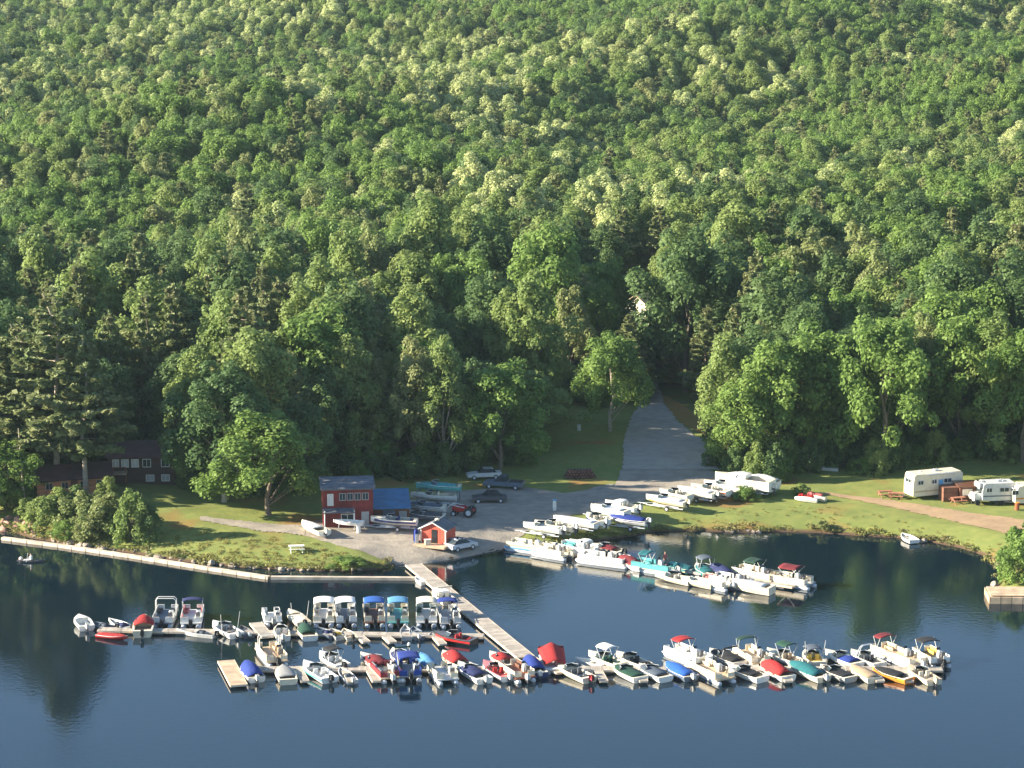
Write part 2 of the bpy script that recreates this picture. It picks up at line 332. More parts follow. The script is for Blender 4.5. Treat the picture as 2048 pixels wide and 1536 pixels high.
def broad(seed, H, Rr, base, nl, per, ls, shape=1.0, lobr=(0.16, 0.30)):
    rng = np.random.default_rng(seed); cz = (H + base) / 2; rz_ = (H - base) / 2
    # crown made of masses (boughs), each a cloud of clumps
    d = unit(rng.normal(size=(nl, 3))); d[:, 2] = np.where(d[:, 2] < -.75, -d[:, 2], d[:, 2])
    rad = rng.uniform(.42, .92, nl) ** .8; wob = 1 + .16 * np.sin(5 * np.arctan2(d[:, 1], d[:, 0]) + 2 * seed + 3 * d[:, 2]) + .22 * np.sin(3 * np.arctan2(d[:, 1], d[:, 0]) + seed) * (1 - abs(d[:, 2]))
    cen = d * rad[:, None] * np.array([Rr, Rr, rz_]) * wob[:, None]
    up = cen[:, 2] / rz_; lo = (up < 0) & (up > -.9); cen[lo, :2] *= (1 + .35 * np.abs(up[lo]))[:, None]; cen[:, :2] *= (1 - .35 * shape * np.clip(up, 0, 1))[:, None]
    cen[:, 2] += cz; lr = rng.uniform(*lobr, nl) * Rr
    P_, N_, S_ = [], [], []
    for c, l in zip(cen, lr):
        k = int(per * (l / (Rr * .23)) ** 2 * rng.uniform(.75, 1.15)); out = unit(c - np.array([0, 0, cz - .3 * rz_]))
        dd = unit(rng.normal(size=(k, 3)) + out * .55 + np.array([0, 0, .35])); rr = l * rng.uniform(.62, 1.12, (k, 1)) * np.array([.92, .92, 1.08])
        P_.append(c + dd * rr); N_.append(unit(dd * 1.0 + rng.normal(size=(k, 3)) * .5 + np.array([0, 0, .5]))); S_.append(rng.uniform(.65, 1.25, k) * ls)
    p, n, s = np.concatenate(P_), np.concatenate(N_), np.concatenate(S_); return (*cards(p, n, s, rng), cen)
def pine(seed, H, Rr, base, ls, dens=1.0):
    rng = np.random.default_rng(seed); P_, N_, S_, tips = [], [], [], []; z = base
    while z < H - .4:
        t_ = (z - base) / (H - base); L = Rr * (1 - t_) ** .75 * rng.uniform(.7, 1.1) * (0.55 + .45 * min(1, t_ * 5 + .2)); nb = rng.integers(4, 7); a0 = rng.uniform(0, 6.28)
        for j in range(nb):
            a = a0 + 6.283 * j / nb + rng.uniform(-.3, .3); l = L * rng.uniform(.65, 1.2) + .3; rise = rng.uniform(-.05, .32)
            k = int(max(10, 26 * l * dens)); f = rng.uniform(.25, 1, k) ** .7; side = rng.normal(size=k) * .20 * l * (1.15 - f)
            x = np.cos(a) * f * l - np.sin(a) * side; y = np.sin(a) * f * l + np.cos(a) * side
            zz = z + rise * l * f ** 1.4 + rng.normal(size=k) * .14; P_.append(np.stack([x, y, zz], 1))
            N_.append(unit(rng.normal(size=(k, 3)) * .75 + np.array([np.cos(a) * .35, np.sin(a) * .35, .75]))); S_.append(rng.uniform(.6, 1.2, k) * ls)
            tips.append((np.cos(a) * l * .8, np.sin(a) * l * .8, z + rise * l * .7, z))
        z += rng.uniform(.75, 1.15) * H / 18
    k = 40; P_.append(np.stack([rng.normal(size=k) * .18, rng.normal(size=k) * .18, rng.uniform(H - 1.6, H + .2, k)], 1)); N_.append(unit(rng.normal(size=(k, 3)))); S_.append(np.full(k, ls * .8))
    return (*cards(np.concatenate(P_), np.concatenate(N_), np.concatenate(S_), rng), tips)
def trunk_mb(H, r, ends, seed, top=.85):
    rng = random.Random(seed); b_ = MB(); pts = [Vector((rng.uniform(-.15, .15) * k, rng.uniform(-.15, .15) * k, H * top * k / 5)) for k in range(6)]; pts[0] = Vector((0, 0, -.6))
    rings = [[p + Vector((math.cos(2 * math.pi * j / 8), math.sin(2 * math.pi * j / 8), 0)) * r * (1.25 if k == 0 else 1 - .16 * k) for j in range(8)] for k, p in enumerate(pts)]
    b_.loft(rings, cap=True)
    for e in ends: f = max(.15, min(.8, (e[2] - H * .22) / (H * top) - .12)); a = pts[0].lerp(pts[5], f); b_.tube(a, e, r * .38 * (1 - f * .5), 5, r * .08)
    return b_
PROTO = []          # (kind, crown mesh, trunk mesh, height)
def proto(kind_, crown, trunk, H): PROTO.append((kind_, crown, trunk, H))
def make_protos():
    for kd, H, Rr, sh, n in (('mid', 15, 4.3, 1, 4), ('dark', 15, 4.6, .8, 3), ('pale', 15.5, 4.2, 1.1, 3), ('fresh', 13, 4.6, .6, 3), ('olive', 14, 4.0, 1, 2)):
        for k in range(n):
            sd = hash_(kd) + k * 17; co_, q_, cen = broad(sd, H, Rr, H * .09, 84, 150, .37, sh, (.13, .33))
            cm = np_mesh('crown', co_, q_, [LEAF[kd]]); tm = trunk_mb(H, .24, cen[::7], sd).mesh('trunk', BARK)
            proto(kd, cm, tm, H)
    for k, (bz_, nm_) in enumerate(((2.0, 'pine'), (2.0, 'pine'), (2.0, 'pine'), (5.2, 'highpine'), (5.0, 'highpine'))):
        H = 20; co_, q_, tips = pine(90 + k, H, 5.2, bz_, .50, 3.4); cm = np_mesh('crown', co_, q_, [LEAF['pine']])
        mb = trunk_mb(H, .26, [], k, .97)
        for (x, y, z, z0) in tips[::2]: mb.tube((0, 0, z0), (x, y, z), .06, 4, .02)
        proto(nm_, cm, mb.mesh('trunk', BARK), H)
def make_bushes():
    for kd in ('mid', 'fresh', 'olive', 'dark'):
        for k in range(2):
            co_, q_, cen = broad(500 + hash_(kd) + k, 5, 2.6, -.9, 44, 60, .34, .6, (.20, .36)); cm = np_mesh('crown', co_, q_, [LEAF[kd]])
            proto('bush_' + kd, cm, trunk_mb(5, .10, cen[::5], k).mesh('trunk', BARK), 5)
    for kd in ('grass', 'grass', 'reed'):
        rg = np.random.default_rng(len(PROTO)); n = 70; p = np.stack([rg.normal(size=n) * .45, rg.normal(size=n) * .45, rg.uniform(.05, .42, n)], 1)
        co_, q_ = cards(p, unit(rg.normal(size=(n, 3)) * np.array([1, 1, .35])), rg.uniform(.18, .42, n), rg); proto(kd, np_mesh('crown', co_, q_, [LEAF[kd]]), MB().tube((0, 0, -.1), (0, 0, .1), .01, 3).mesh('trunk', BARK), 1)
def hash_(s): return sum(ord(c) * (i + 3) for i, c in enumerate(s))
make_protos(); make_bushes()
BYK = {}
for i_, p_ in enumerate(PROTO): BYK.setdefault(p_[0], []).append(i_)
KNAME = dict(mid='broadleaf_tree', dark='broadleaf_tree', pale='broadleaf_tree', fresh='maple_tree', olive='broadleaf_tree', pine='pine_tree', highpine='pine_tree')
def tree(kd, x, y, H, wd, label, group=None, rz=None, v=0, name=None, z=None, palebark=False):
    i = BYK[kd][v % len(BYK[kd])]; _, cm, tm, PH = PROTO[i]; s = H / PH; sw = wd / (5.4 if kd[:4] == 'bush' else 8.6)
    r = thing(name or KNAME[kd], label, 'tree', (x, y, (hz(x, y) if z is None else z)), (x * 7.3 + y * 3.1) % 6.28 if rz is None else rz, group)
    r.scale = (sw, sw, s)
    for nm, me in (('crown', cm), ('trunk', tm)):
        o = bpy.data.objects.new(nm, me); C.objects.link(o); o.parent = r
        if nm == 'trunk' and palebark:
            o.data = me.copy(); o.data.materials[0] = PALEBARK
    return r
TREES = []   # occupied spots
def T(kd, px, py, H, wd, label, v=0, **k):
    p = P(px, py); TREES.append((p.x, p.y, wd / 2)); return tree(kd, p.x, p.y, H, wd, label, v=v, **k)
T('fresh', 538, 1030, 12.8, 13.2, 'bright green maple on the lawn left of the red two-storey shop', 0)
T('dark', 448, 1004, 17.5, 12.0, 'tall dark oak just behind the bright maple beside the shop', 0, palebark=True)
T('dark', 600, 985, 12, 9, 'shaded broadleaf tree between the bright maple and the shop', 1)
T('highpine', 115, 982, 26.5, 15.5, 'tallest pine over the wooden cabin by the left shore', 0, palebark=True)
T('highpine', 172, 986, 20.5, 11.5, 'slimmer pine at the house side of the wooden cabin', 1, palebark=True)
T('highpine', 50, 972, 22, 14, 'pine at the shore side of the wooden cabin', 2, palebark=True)
T('pine', 5, 980, 19, 13, 'pine cut by the left edge above the shore rocks', 1)
T('fresh', 12, 1018, 9, 8.5, 'small bright broadleaf tree low on the left shore', 1)
T('pine', 492, 945, 25, 13, 'tall pine rising behind the dark oak near the shop', 1)
T('pine', 300, 915, 23, 9.5, 'dark pine standing behind the house with white windows', 2)
T('pine', 225, 925, 21, 9.0, 'pine between the house and the cabin, half in shade', 0)
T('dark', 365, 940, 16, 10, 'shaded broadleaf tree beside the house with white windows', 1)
T('mid', 705, 935, 17.5, 8.5, 'round-topped tree rising behind the two-storey shop', 0)
T('dark', 640, 945, 14, 9, 'low dark tree directly behind the shop chimney side', 0)
T('pine', 755, 935, 15, 8, 'shaded conifer behind the blue lean-to roof', 0)
T('olive', 830, 940, 17.5, 9.5, 'olive green tree behind the stacked boats in the yard', 0)
T('mid', 890, 946, 17, 9.0, 'tree with a visible pale trunk behind the stacked boats', 1, palebark=True)
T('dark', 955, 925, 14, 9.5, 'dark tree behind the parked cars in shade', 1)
T('fresh', 1000, 942, 14.5, 10.8, 'broad round tree beside the parked cars at the yard edge', 0)
T('olive', 1140, 790, 17, 8.5, 'reddish olive tree at the far edge of the shaded meadow', 1)
T('fresh', 1221, 862, 14.2, 9.8, 'lone tree with pale trunk beside the road on the meadow', 1, palebark=True, v=1) if False else T('fresh', 1221, 862, 14.2, 9.8, 'lone tree with pale trunk beside the road on the meadow', 1, palebark=True)
T('pine', 1258, 800, 13, 8, 'small conifer by the road where it enters the forest', 1)
T('pine', 1412, 808, 15, 8, 'nearest conifer on the lawn side of the road bend', 0)
T('pine', 1468, 838, 17, 9, 'tall conifer behind the orange grass verge', 1)
T('pine', 1372, 768, 15, 8, 'conifer at the road mouth, farthest along the verge', 2)
T('mid', 1486, 890, 10, 8, 'low tree over the orange verge beside the road', 0)
T('fresh', 1478, 940, 12, 10, 'leafy tree behind the big white boat on the trailer', 0)
T('fresh', 1555, 935, 18.1, 12, 'large spreading tree behind the red jet skis', 1)
T('dark', 1500, 900, 17, 10, 'dark tree in the clump behind the big white boat', 0)
T('fresh', 1640, 920, 18.1, 12, 'tall bright tree over the shaded canoe', 0)
T('dark', 1715, 915, 18.1, 11, 'dark tree left of the white caravan', 1)
T('fresh', 1775, 905, 19.2, 10, 'tall tree directly behind the nose of the caravan', 1)
T('olive', 1850, 890, 18.1, 10, 'tree behind the middle of the caravan roof', 0)
T('fresh', 1915, 905, 19.2, 11, 'bright tree above the brown trailer shed', 0)
T('mid', 1985, 915, 18.6, 11, 'large tree behind the motorhome', 1)
T('fresh', 2045, 925, 19.2, 11, 'tree cut by the right edge behind the round trailer', 1)
# shrubs along the left shore and on the point
def shrub(kd, px, py, H, wd, label, v=0, **k): return T('bush_' + kd, px, py, H, wd, label, v, name='shrub', **k)
shrub('mid', 92, 1056, 4.1, 5.2, 'shrub nearest the boulders at the end of the boom')
shrub('fresh', 132, 1074, 2.2, 4.4, 'low bright shrub at the water behind the boulders', 1)
shrub('olive', 165, 1062, 4.7, 6.0, 'dry olive shrub between green ones on the shore bank', 1)
shrub('olive', 205, 1068, 4.9, 6.2, 'large grey green shrub in the middle of the shore bank', 0)
shrub('mid', 265, 1084, 6.2, 4.6, 'upright shrub nearest the lit lawn point', 2)
shrub('dark', 298, 1078, 4.4, 4.0, 'dark shrub in shade behind the upright one', 0)
shrub('mid', 218, 1010, 3.4, 3.6, 'small upright shrub by the lawn below the house', 1)
shrub('mid', 115, 1040, 3.7, 5.0, 'shrub between the reddish rocks and the dry shrub on the bank', 1)
shrub('dark', 150, 1030, 3.4, 5.0, 'shaded shrub just below the cabin porch', 1)
shrub('olive', 182, 1078, 3.0, 4.4, 'low dry shrub right above the boulders in the middle of the bank', 0)
shrub('mid', 238, 1062, 3.4, 5.0, 'leafy shrub between the big grey green one and the upright one', 0)
shrub('fresh', 30, 1012, 4.1, 6.5, 'leafy shrub at the foot of the dead tree', 0)
shrub('mid', -5, 1030, 5.5, 7.0, 'shrub cut by the left edge above the red bank', 1)
shrub('mid', 60, 1040, 2.8, 4.0, 'shrub on the bare red bank at the left shore', 0)
shrub('fresh', 700, 1134, 1.3, 5.0, 'low weedy bush at the tip of the lawn point', 0)
shrub('fresh', 2036, 1165, 4.2, 5.2, 'big leafy shrub behind the pale timber crib', 1)
shrub('fresh', 2052, 1130, 5.0, 6.0, 'tall shrub cut by the right edge above the crib', 0)
shrub('olive', 1645, 1058, 1.1, 2.0, 'small reddish bush on the bank of the cove', 1)
shrub('fresh', 1490, 1000, 1.8, 3.4, 'low bush under the stern of the big white boat', 0)
shrub('mid', 1605, 990, 1.4, 3.0, 'weeds growing behind the red jet skis', 1)

CLEAR = [P(*p).xy for p in [(-400,1020),(-60,985),(60,950),(220,948),(350,955),(420,1000),(600,985),(640,960),(760,962),(860,955),(985,935),(1062,925),(1075,810),
  (1110,800),(1190,812),(1250,795),(1283,780),(1290,755),(1318,755),(1352,785),(1385,815),(1450,862),(1440,930),(1540,965),(1610,940),(1770,955),(1790,925),(2300,930)]]
CA = [Vector((G(-400,1500).x, 150))] + CLEAR + [Vector((300, 150))]
def in_clear(x, y):
    c = False; n = len(CA)
    for i in range(n):
        a, b_ = CA[i], CA[i - 1]
        if (a.y > y) != (b_.y > y) and x < (b_.x - a.x) * (y - a.y) / (b_.y - a.y) + a.x: c = not c
    return c
COT = P(1290, 652)
rng = random.Random(11); FT = []
def fnoise(x, y, s): return math.sin(x / s + 1.7 * math.sin(y / (s * 1.3))) * math.cos(y / (s * .9) + 1.3 * math.sin(x / (s * .7)))
sp_ = 5.9; yy = 340.0
while yy < 1500:
    hw = yy * .1829 + 22; x = -hw - (60 if yy < 620 else 25)
    while x < hw:
        tx, ty = x + rng.uniform(-2.8, 2.8), yy + rng.uniform(-2.8, 2.8); x += sp_
        if ty < 425 and in_clear(tx, ty): continue
        if shore_dist(tx, ty)[0] < 6: continue
        if any((tx - a) ** 2 + (ty - b_) ** 2 < (.75 * r_ + 2.2) ** 2 for a, b_, r_ in TREES if abs(ty - b_) < 12): continue
        if 425 <= ty < 470 and abs(tx - (G(1306, 770).x + (ty - 425) * .02)) < 3.0: continue
        a = fnoise(tx, ty * .7, 33); b2 = fnoise(tx + 90, ty - 40, 13); u = rng.random()
        left = tx / max(1, ty) < -.08 and ty < 445
        if left: kd = 'pine' if u < .42 else ('dark' if u < .7 else 'mid' if u < .92 else 'olive')
        elif ty < 460: kd = 'dark' if u < .28 else 'fresh' if u < .45 else 'mid' if u < .75 else 'pine' if u < .9 else 'olive'
        else:
            pp = .13 + .30 * a + .12 * b2; u = (u + .25 * (1 - a) * .5) if u > max(pp, 0) else u + (.10 if tx > 0 else 0)
            kd = 'pale' if u < pp else ('mid' if u < pp + .40 else 'dark' if u < pp + .56 else 'olive' if u < pp + .66 else 'pine' if u < pp + .74 else 'fresh')
        s0 = rng.random() ** 1.5; H = ((12 + 7 * s0) * rng.uniform(.92, 1.1) if ty < 470 else (13.6 + 3.2 * s0) * rng.uniform(.95, 1.05)) * (1.1 if kd == 'pine' else 1); W = (7.0 + 4.6 * s0) * rng.uniform(.88, 1.12) * (.95 if kd == 'pine' else 1)
        if ty < 455: H *= 1.2; W *= 1.12
        if ty < 440:
            u_, v_ = pix((tx, ty, hz(tx, ty)))
            if 830 < u_ < 1080 and 845 < v_ < 905: H *= .45
        if 407 < ty < 426 and tx < 18: H = min(H, max(4, (19 - tx) * .36))
        if (tx - COT.x) ** 2 + (ty - COT.y) ** 2 < 30: continue
        rx_, ry_ = tx - COT.x, ty - COT.y; al = rx_ * S.x + ry_ * S.y; la = abs(rx_ * S.y - ry_ * S.x)
        if 0 < al < 48 and la < 7: H = min(H, 2.5 + al * .24); W *= .75
        if ty < COT.y and abs(pix((tx, ty, 8))[0] - 1290) < 68:
            while H > 3 and pix((tx, ty, hz(tx, ty) + H * 1.05))[1] < 640: H *= .9; W *= .96
        FT.append((tx, ty, kd, H, W, rng.randrange(9), rng.uniform(0, 6.28)))
    yy += sp_ * .92
def vis(t_):
    px, py = pix((t_[0], t_[1], hz(t_[0], t_[1]) + t_[3] * .8)); return -10 < px < 2058 and -10 < py
FT.sort(key=lambda t_: t_[1])
near, rest, cnt = [], [], len(TREES)
for t_ in FT:
    if cnt < 298 and vis(t_): near.append(t_); cnt += 1
    else: rest.append(t_)
def zone(px):
    return ('on the far left' if px < 350 else 'behind the house and the shop' if px < 800 else 'behind the yard and meadow' if px < 1200
            else 'around the road mouth' if px < 1500 else 'behind the caravan lawn')
KW = dict(mid='mid green broadleaf tree', dark='dark green broadleaf tree', pale='pale green broadleaf tree', fresh='bright green broadleaf tree', olive='olive toned broadleaf tree', pine='dark pointed conifer')
for (x, y, kd, H, W, v, rz_) in near:
    z_ = zone(pix((x, y, hz(x, y) + 10))[0]); tree(kd, x, y, H, W, '%s in the forest %s' % (KW[kd], z_), 'forest %ss %s' % (KW[kd], z_), rz_, v)
# the rest of the wooded hillside: one object
pc = bpy.data.collections.new('tree_kinds'); order = []
for i_, (kd, cm, tm, H) in enumerate(PROTO):
    me = cm.copy(); bm = bmesh.new(); bm.from_mesh(cm); n0 = len(bm.faces); bm.from_mesh(tm); bm.faces.ensure_lookup_table()
    me = bpy.data.meshes.new('tree_kind')
    for f in bm.faces[n0:]: f.material_index = 1
    bm.to_mesh(me); bm.free(); me.materials.append(LEAF[kd.replace('bush_', '').replace('highpine', 'pine')]); me.materials.append(BARK)
    ob = bpy.data.objects.new('kind_%02d' % i_, me); pc.objects.link(ob)
fx = np.array([t_[0] for t_ in rest]); fy = np.array([t_[1] for t_ in rest]); fz = height(fx, fy)
fm = bpy.data.meshes.new('forest'); fm.from_pydata(list(zip(fx, fy, fz)), [], [])
ka = fm.attributes.new('kind', 'INT', 'POINT'); sa = fm.attributes.new('size', 'FLOAT_VECTOR', 'POINT'); ra = fm.attributes.new('turn', 'FLOAT_VECTOR', 'POINT')
ka.data.foreach_set('value', [BYK[t_[2]][t_[5] % len(BYK[t_[2]])] for t_ in rest])
sa.data.foreach_set('vector', [v for t_ in rest for v in (t_[4] / 8.6, t_[4] / 8.6, t_[3] / PROTO[BYK[t_[2]][0]][3])])
ra.data.foreach_set('vector', [v for t_ in rest for v in (0, 0, t_[6])])
fo = bpy.data.objects.new('forest', fm); C.objects.link(fo); kind(fo, 'stuff'); fo['label'] = 'dense mixed forest covering the hillside to the top of the view'
ng = bpy.data.node_groups.new('forest_nodes', 'GeometryNodeTree')
ng.interface.new_socket('Geometry', in_out='INPUT', socket_type='NodeSocketGeometry'); ng.interface.new_socket('Geometry', in_out='OUTPUT', socket_type='NodeSocketGeometry')
N = ng.nodes; gi, go = N.new('NodeGroupInput'), N.new('NodeGroupOutput'); iop = N.new('GeometryNodeInstanceOnPoints'); ci = N.new('GeometryNodeCollectionInfo')
ci.inputs['Collection'].default_value = pc; ci.inputs['Separate Children'].default_value = True; ci.inputs['Reset Children'].default_value = True
def na(nm, dt): n_ = N.new('GeometryNodeInputNamedAttribute'); n_.data_type = dt; n_.inputs[0].default_value = nm; return n_.outputs[0]
iop.inputs['Pick Instance'].default_value = True; L_ = ng.links.new
L_(gi.outputs[0], iop.inputs['Points']); L_(ci.outputs[0], iop.inputs['Instance']); L_(na('kind', 'INT'), iop.inputs['Instance Index'])
e2r = N.new('FunctionNodeEulerToRotation'); L_(na('turn', 'FLOAT_VECTOR'), e2r.inputs[0]); L_(e2r.outputs[0], iop.inputs['Rotation'])
L_(na('size', 'FLOAT_VECTOR'), iop.inputs['Scale']); L_(iop.outputs[0], go.inputs[0])
md = fo.modifiers.new('forest', 'NODES'); md.node_group = ng
print('TREES', cnt, len(rest))
# ------------------------------------------------------------------ boats
def half_beam(t, W, full=.45, pw=2.2, st=.90):
    k = st + (1 - st) * min(1, t / full); return W / 2 * k * (1 if t < full else max(0.0, 1 - ((t - full) / (1 - full)) ** pw))
def motor(parent, y, c='black', sc=1.0, x=0.0, z=0.35, up=False):
    b_ = MB().box((x, y - .12 * sc, z - .05), (.30 * sc, .28 * sc, .35 * sc)).box((x, y - .32 * sc, z - .45 * sc), (.14 * sc, .26 * sc, .9 * sc))
    m_ = b_.build('outboard_motor', gloss('darkgrey'), parent)
    MB().rbox((x, y - .36 * sc, z + .38 * sc), (.46 * sc, .72 * sc, .66 * sc), .8).build('cowling', gloss(c), m_, True); return m_
def bimini(parent, y, z, Wd, Ln, c, base_z, frame='silver', sag=.16, boot=None):
    if boot:
        k = MB(); k.tube((-Wd / 2, y - .5, z), (Wd / 2, y - .5, z), .10, 8); o = k.build('folded_canopy', cloth(c), parent)
    else:
        g_ = [[(Wd / 2 * math.sin(a) * 1.05, y + Ln * (v - .5), z + .02 * math.sin(v * 9.4) - sag * (1 - math.cos(a)) * 2.2) for a in np.linspace(-1.25, 1.25, 9)] for v in np.linspace(0, 1, 6)]
        o = MB().sheet(g_, .05).build('canopy', cloth(c), parent, True)
    fr = MB(); w2 = Wd / 2 * .98
    for sx in (-1, 1):
        for ya in ((y - Ln / 2 + .05, y + Ln / 2 - .05) if not boot else (y - .5,)):
            fr.tube((sx * w2, ya, z - sag * 1.1), (sx * w2 * .98, y + .1 * (ya - y), base_z), .035, 6)
    if boot: fr.tube((-w2, y - .5, z - .02), (w2, y - .5, z - .02), .035, 6)
    fr.build('canopy_frame', gloss(frame), o)
def pontoon(label, x, y, rz, L=6.6, W=2.5, fence='white', deck='lightgrey', seat='cream', top=None, topl=2.6, topy=.2, mot='black', cover=None, group=None, z=0.0, twin=False, open_frame=False, con='white', cat='pontoon boat', stripe=None):
    r = thing('pontoon_boat', label, cat, (x, y, z), rz, group); h = L / 2; r.scale = (.94, .94, .94)
    for sx in (-1, 1):
        b_ = MB(); rr = .31; rings = []
        for (t_, k) in ((-h, .75), (-h + .25, 1), (h - 1.0, 1), (h - .4, .7), (h, .12)):
            rings.append([(sx * (W / 2 - .38) + rr * k * math.cos(a), t_, .12 + (1 - k) * .22 + rr * k * math.sin(a)) for a in np.linspace(0, 2 * math.pi, 9)[:-1]])
        b_.loft(rings, cap=True).build('pontoon', gloss('silver'), r, True)
    MB().box((0, 0, .52), (W, L - .5, .14)).build('deck', col(deck, .6), r)
    fb = MB(); hh = .66; z0 = .59; x2 = W / 2 - .05; yf, yb = h - .55, -h + .55
    def panel(p, q_):
        p, q_ = Vector(p), Vector(q_); d = q_ - p; fb.box(((p + q_) / 2) + Vector((0, 0, z0 + hh * .45)), (d.length, .05, hh * .8), math.atan2(d.y, d.x)); fb.tube(p + Vector((0, 0, z0 + hh)), q_ + Vector((0, 0, z0 + hh)), .035)
        for s_ in (p, q_): fb.tube(s_ + Vector((0, 0, z0)), s_ + Vector((0, 0, z0 + hh)), .03)
    for sx in (-1, 1):
        panel((sx * x2, yb, 0), (sx * x2, -.35, 0)); panel((sx * x2, .45 if sx > 0 else -.3, 0), (sx * x2, yf, 0))
        panel((sx * x2, yb, 0), (sx * .40, yb, 0)); panel((sx * x2, yf, 0), (sx * .42, yf, 0))
    fb.build('railing', gloss(fence), r)
    if stripe:
        sb = MB()
        for sx in (-1, 1): sb.box((sx * (x2 + .035), (yb + yf) / 2, z0 + .28), (.012, (yf - yb) * .92, .16))
        sb.build('railing_stripe', gloss(stripe), r)
    if cover:
        g_ = [[(s_ * (W / 2 + .02), yb + (yf - yb) * v, z0 + hh + .03 + .42 * (1 - s_ * s_) * (math.sin(math.pi * v) ** .5 if 0 < v < 1 else 0) + .05 * math.sin(v * 14) * (1 - abs(s_))) for s_ in np.linspace(-1, 1, 7)] for v in np.linspace(0, 1, 9)]
        MB().sheet(g_, .10).build('cover', cloth(cover), r, True)
    else:
        for (cx, cy, lx, ly) in ((-x2 + .36, yf - 1.0, .56, 1.5), (x2 - .36, yf - 1.0, .56, 1.5), (-x2 + .36, yb + .95, .56, 1.4)):
            s_ = MB().rbox((cx, cy, z0 + .20), (lx, ly, .38), .95); s_.box((cx + (-.24 if cx < 0 else .24), cy, z0 + .50), (.14, ly * .96, .34)); s_.build('seat', col(seat, .6), r)
        c_ = MB().rbox((x2 - .40, -.55, z0 + .45), (.62, .60, .88), .75); cn = c_.build('console', gloss(con), r)
        MB().box((x2 - .40, -.27, z0 + .98), (.5, .03, .26), 0, -.4).build('windscreen', glass(), cn)
        MB().rbox((x2 - .45, -1.3, z0 + .38), (.5, .5, .36), .9).box((x2 - .45, -1.52, z0 + .66), (.48, .12, .5)).build('captain_chair', col('darkgrey', .6), r)
    if top: bimini(r, topy, 2.55, W * .96, topl, top, z0 + hh, 'lightgrey')
    if open_frame:
        k = MB(); 
        for yy_ in (.6, 1.4): k.path([(-x2, yy_, z0 + hh), (-x2, yy_, 2.35), (-x2 + .25, yy_, 2.6), (x2 - .25, yy_, 2.6), (x2, yy_, 2.35), (x2, yy_, z0 + hh)], .045)
        k.build('canopy_frame', gloss('white'), r)
    if mot:
        motor(r, -h + .1, mot, 1.0, z=.45)
        if twin: motor(r, -h + .1, mot, .9, x=.6, z=.45)
    return r
def runabout(label, x, y, rz, L=5.6, W=2.15, hull='white', deck='cream', inner='lightgrey', seat='cream', cover=None, ctop=.45, cy0=.02, cy1=.66, top=None, boot=None, wind=True, mot='black', tower=None, rods=False, stripe=None, group=None, z=0.0, cat='motor boat', name='motor_boat', h0=.62, seats=True, toph=2.1, bottom=None, pitch=0.0, cabin=False):
    r = thing(name, label, cat, (x, y, z), rz, group); r.rotation_euler = (pitch, 0, rz); r.scale = (.94, .94, .94); N_ = 13; ts = [k / (N_ - 1) for k in range(N_)]; yy_ = lambda t_: -L / 2 + L * t_
    sh = lambda t_: h0 + .28 * t_ * t_ * (L / 5.6); rings = []
    for t_ in ts:
        hb = half_beam(t_, W); hb = max(hb, .03); cz = .06 + .42 * t_ ** 3; kz = -.22 + .62 * max(0, t_ - .55) ** 1.4 * 2.2; ch = hb * (.86 - .25 * t_)
        rings.append([(hb, yy_(t_), sh(t_)), (hb * .97 + .02, yy_(t_) , sh(t_) * .62), (ch, yy_(t_), cz), (0, yy_(t_), min(kz, cz)), (-ch, yy_(t_), cz), (-hb * .97 - .02, yy_(t_), sh(t_) * .62), (-hb, yy_(t_), sh(t_))])
    b_ = MB(); b_.loft(rings, closed=False); n = 7; b_.add(rings[0], [(0, 1, 2, 3, 4, 5, 6)])
    hl = b_.build('hull', gloss(hull), r, False)
    if stripe:
        s_ = MB()
        for sx in (-1, 1):
            g_ = []
            for t_ in ts[:-1]:
                hb = half_beam(t_, W) + .012; g_.append([(sx * hb, yy_(t_), sh(t_) * .86), (sx * (hb * .97 + .02), yy_(t_), sh(t_) * .50)])
            s_.loft(g_, closed=False)
        s_.build('hull_stripe', gloss(stripe), hl)
    if bottom:
        s_ = MB(); g_ = []
        for t_ in ts[:-1]:
            hb = half_beam(t_, W); cz = .06 + .42 * t_ ** 3; kz = -.22 + .62 * max(0, t_ - .55) ** 1.4 * 2.2; ch = hb * (.86 - .25 * t_) + .015
            g_.append([(ch, yy_(t_), cz), (0, yy_(t_), min(kz, cz) - .015), (-ch, yy_(t_), cz)])
        s_.loft(g_, closed=False).build('bottom_paint', col(bottom, .6), hl)
    # deck with an open cockpit
    tb, tf = .07, .64; d_ = MB(); inn = lambda t_: max(.05, half_beam(t_, W) - .20); K = 9
    tt = [tb + (tf - tb) * k / (K - 1) for k in range(K)]; e = .035
    for sx in (-1, 1):
        d_.loft([[(sx * half_beam(t_, W), yy_(t_), sh(t_)), (sx * half_beam(t_, W) * .97, yy_(t_), sh(t_) + e), (sx * inn(t_), yy_(t_), sh(t_) + e), (sx * inn(t_), yy_(t_), .22)] for t_ in tt], closed=False)
    A = [k / 6 for k in range(7)]; g_ = []
    for k in range(7):
        t_ = tf + (1 - tf) * k / 6; hb = max(.03, half_beam(t_, W)); g_.append([(hb * s_, yy_(t_), sh(t_) + e + .10 * (1 - s_ * s_) * (1 - k / 7)) for s_ in (-1, -.95, -.5, 0, .5, .95, 1)])
    d_.loft(g_, closed=False); hb = inn(tf); d_.add([(-hb, yy_(tf), sh(tf) + e), (hb, yy_(tf), sh(tf) + e), (hb, yy_(tf), .22), (-hb, yy_(tf), .22)], [(0, 1, 2, 3)])
    hb = half_beam(tb, W); d_.box((0, yy_(tb / 2), sh(0) + .005), (2 * hb - .04, L * tb, .06)); d_.add([(-inn(tb), yy_(tb), sh(0) + .03), (inn(tb), yy_(tb), sh(0) + .03), (inn(tb), yy_(tb), .22), (-inn(tb), yy_(tb), .22)], [(0, 1, 2, 3)])
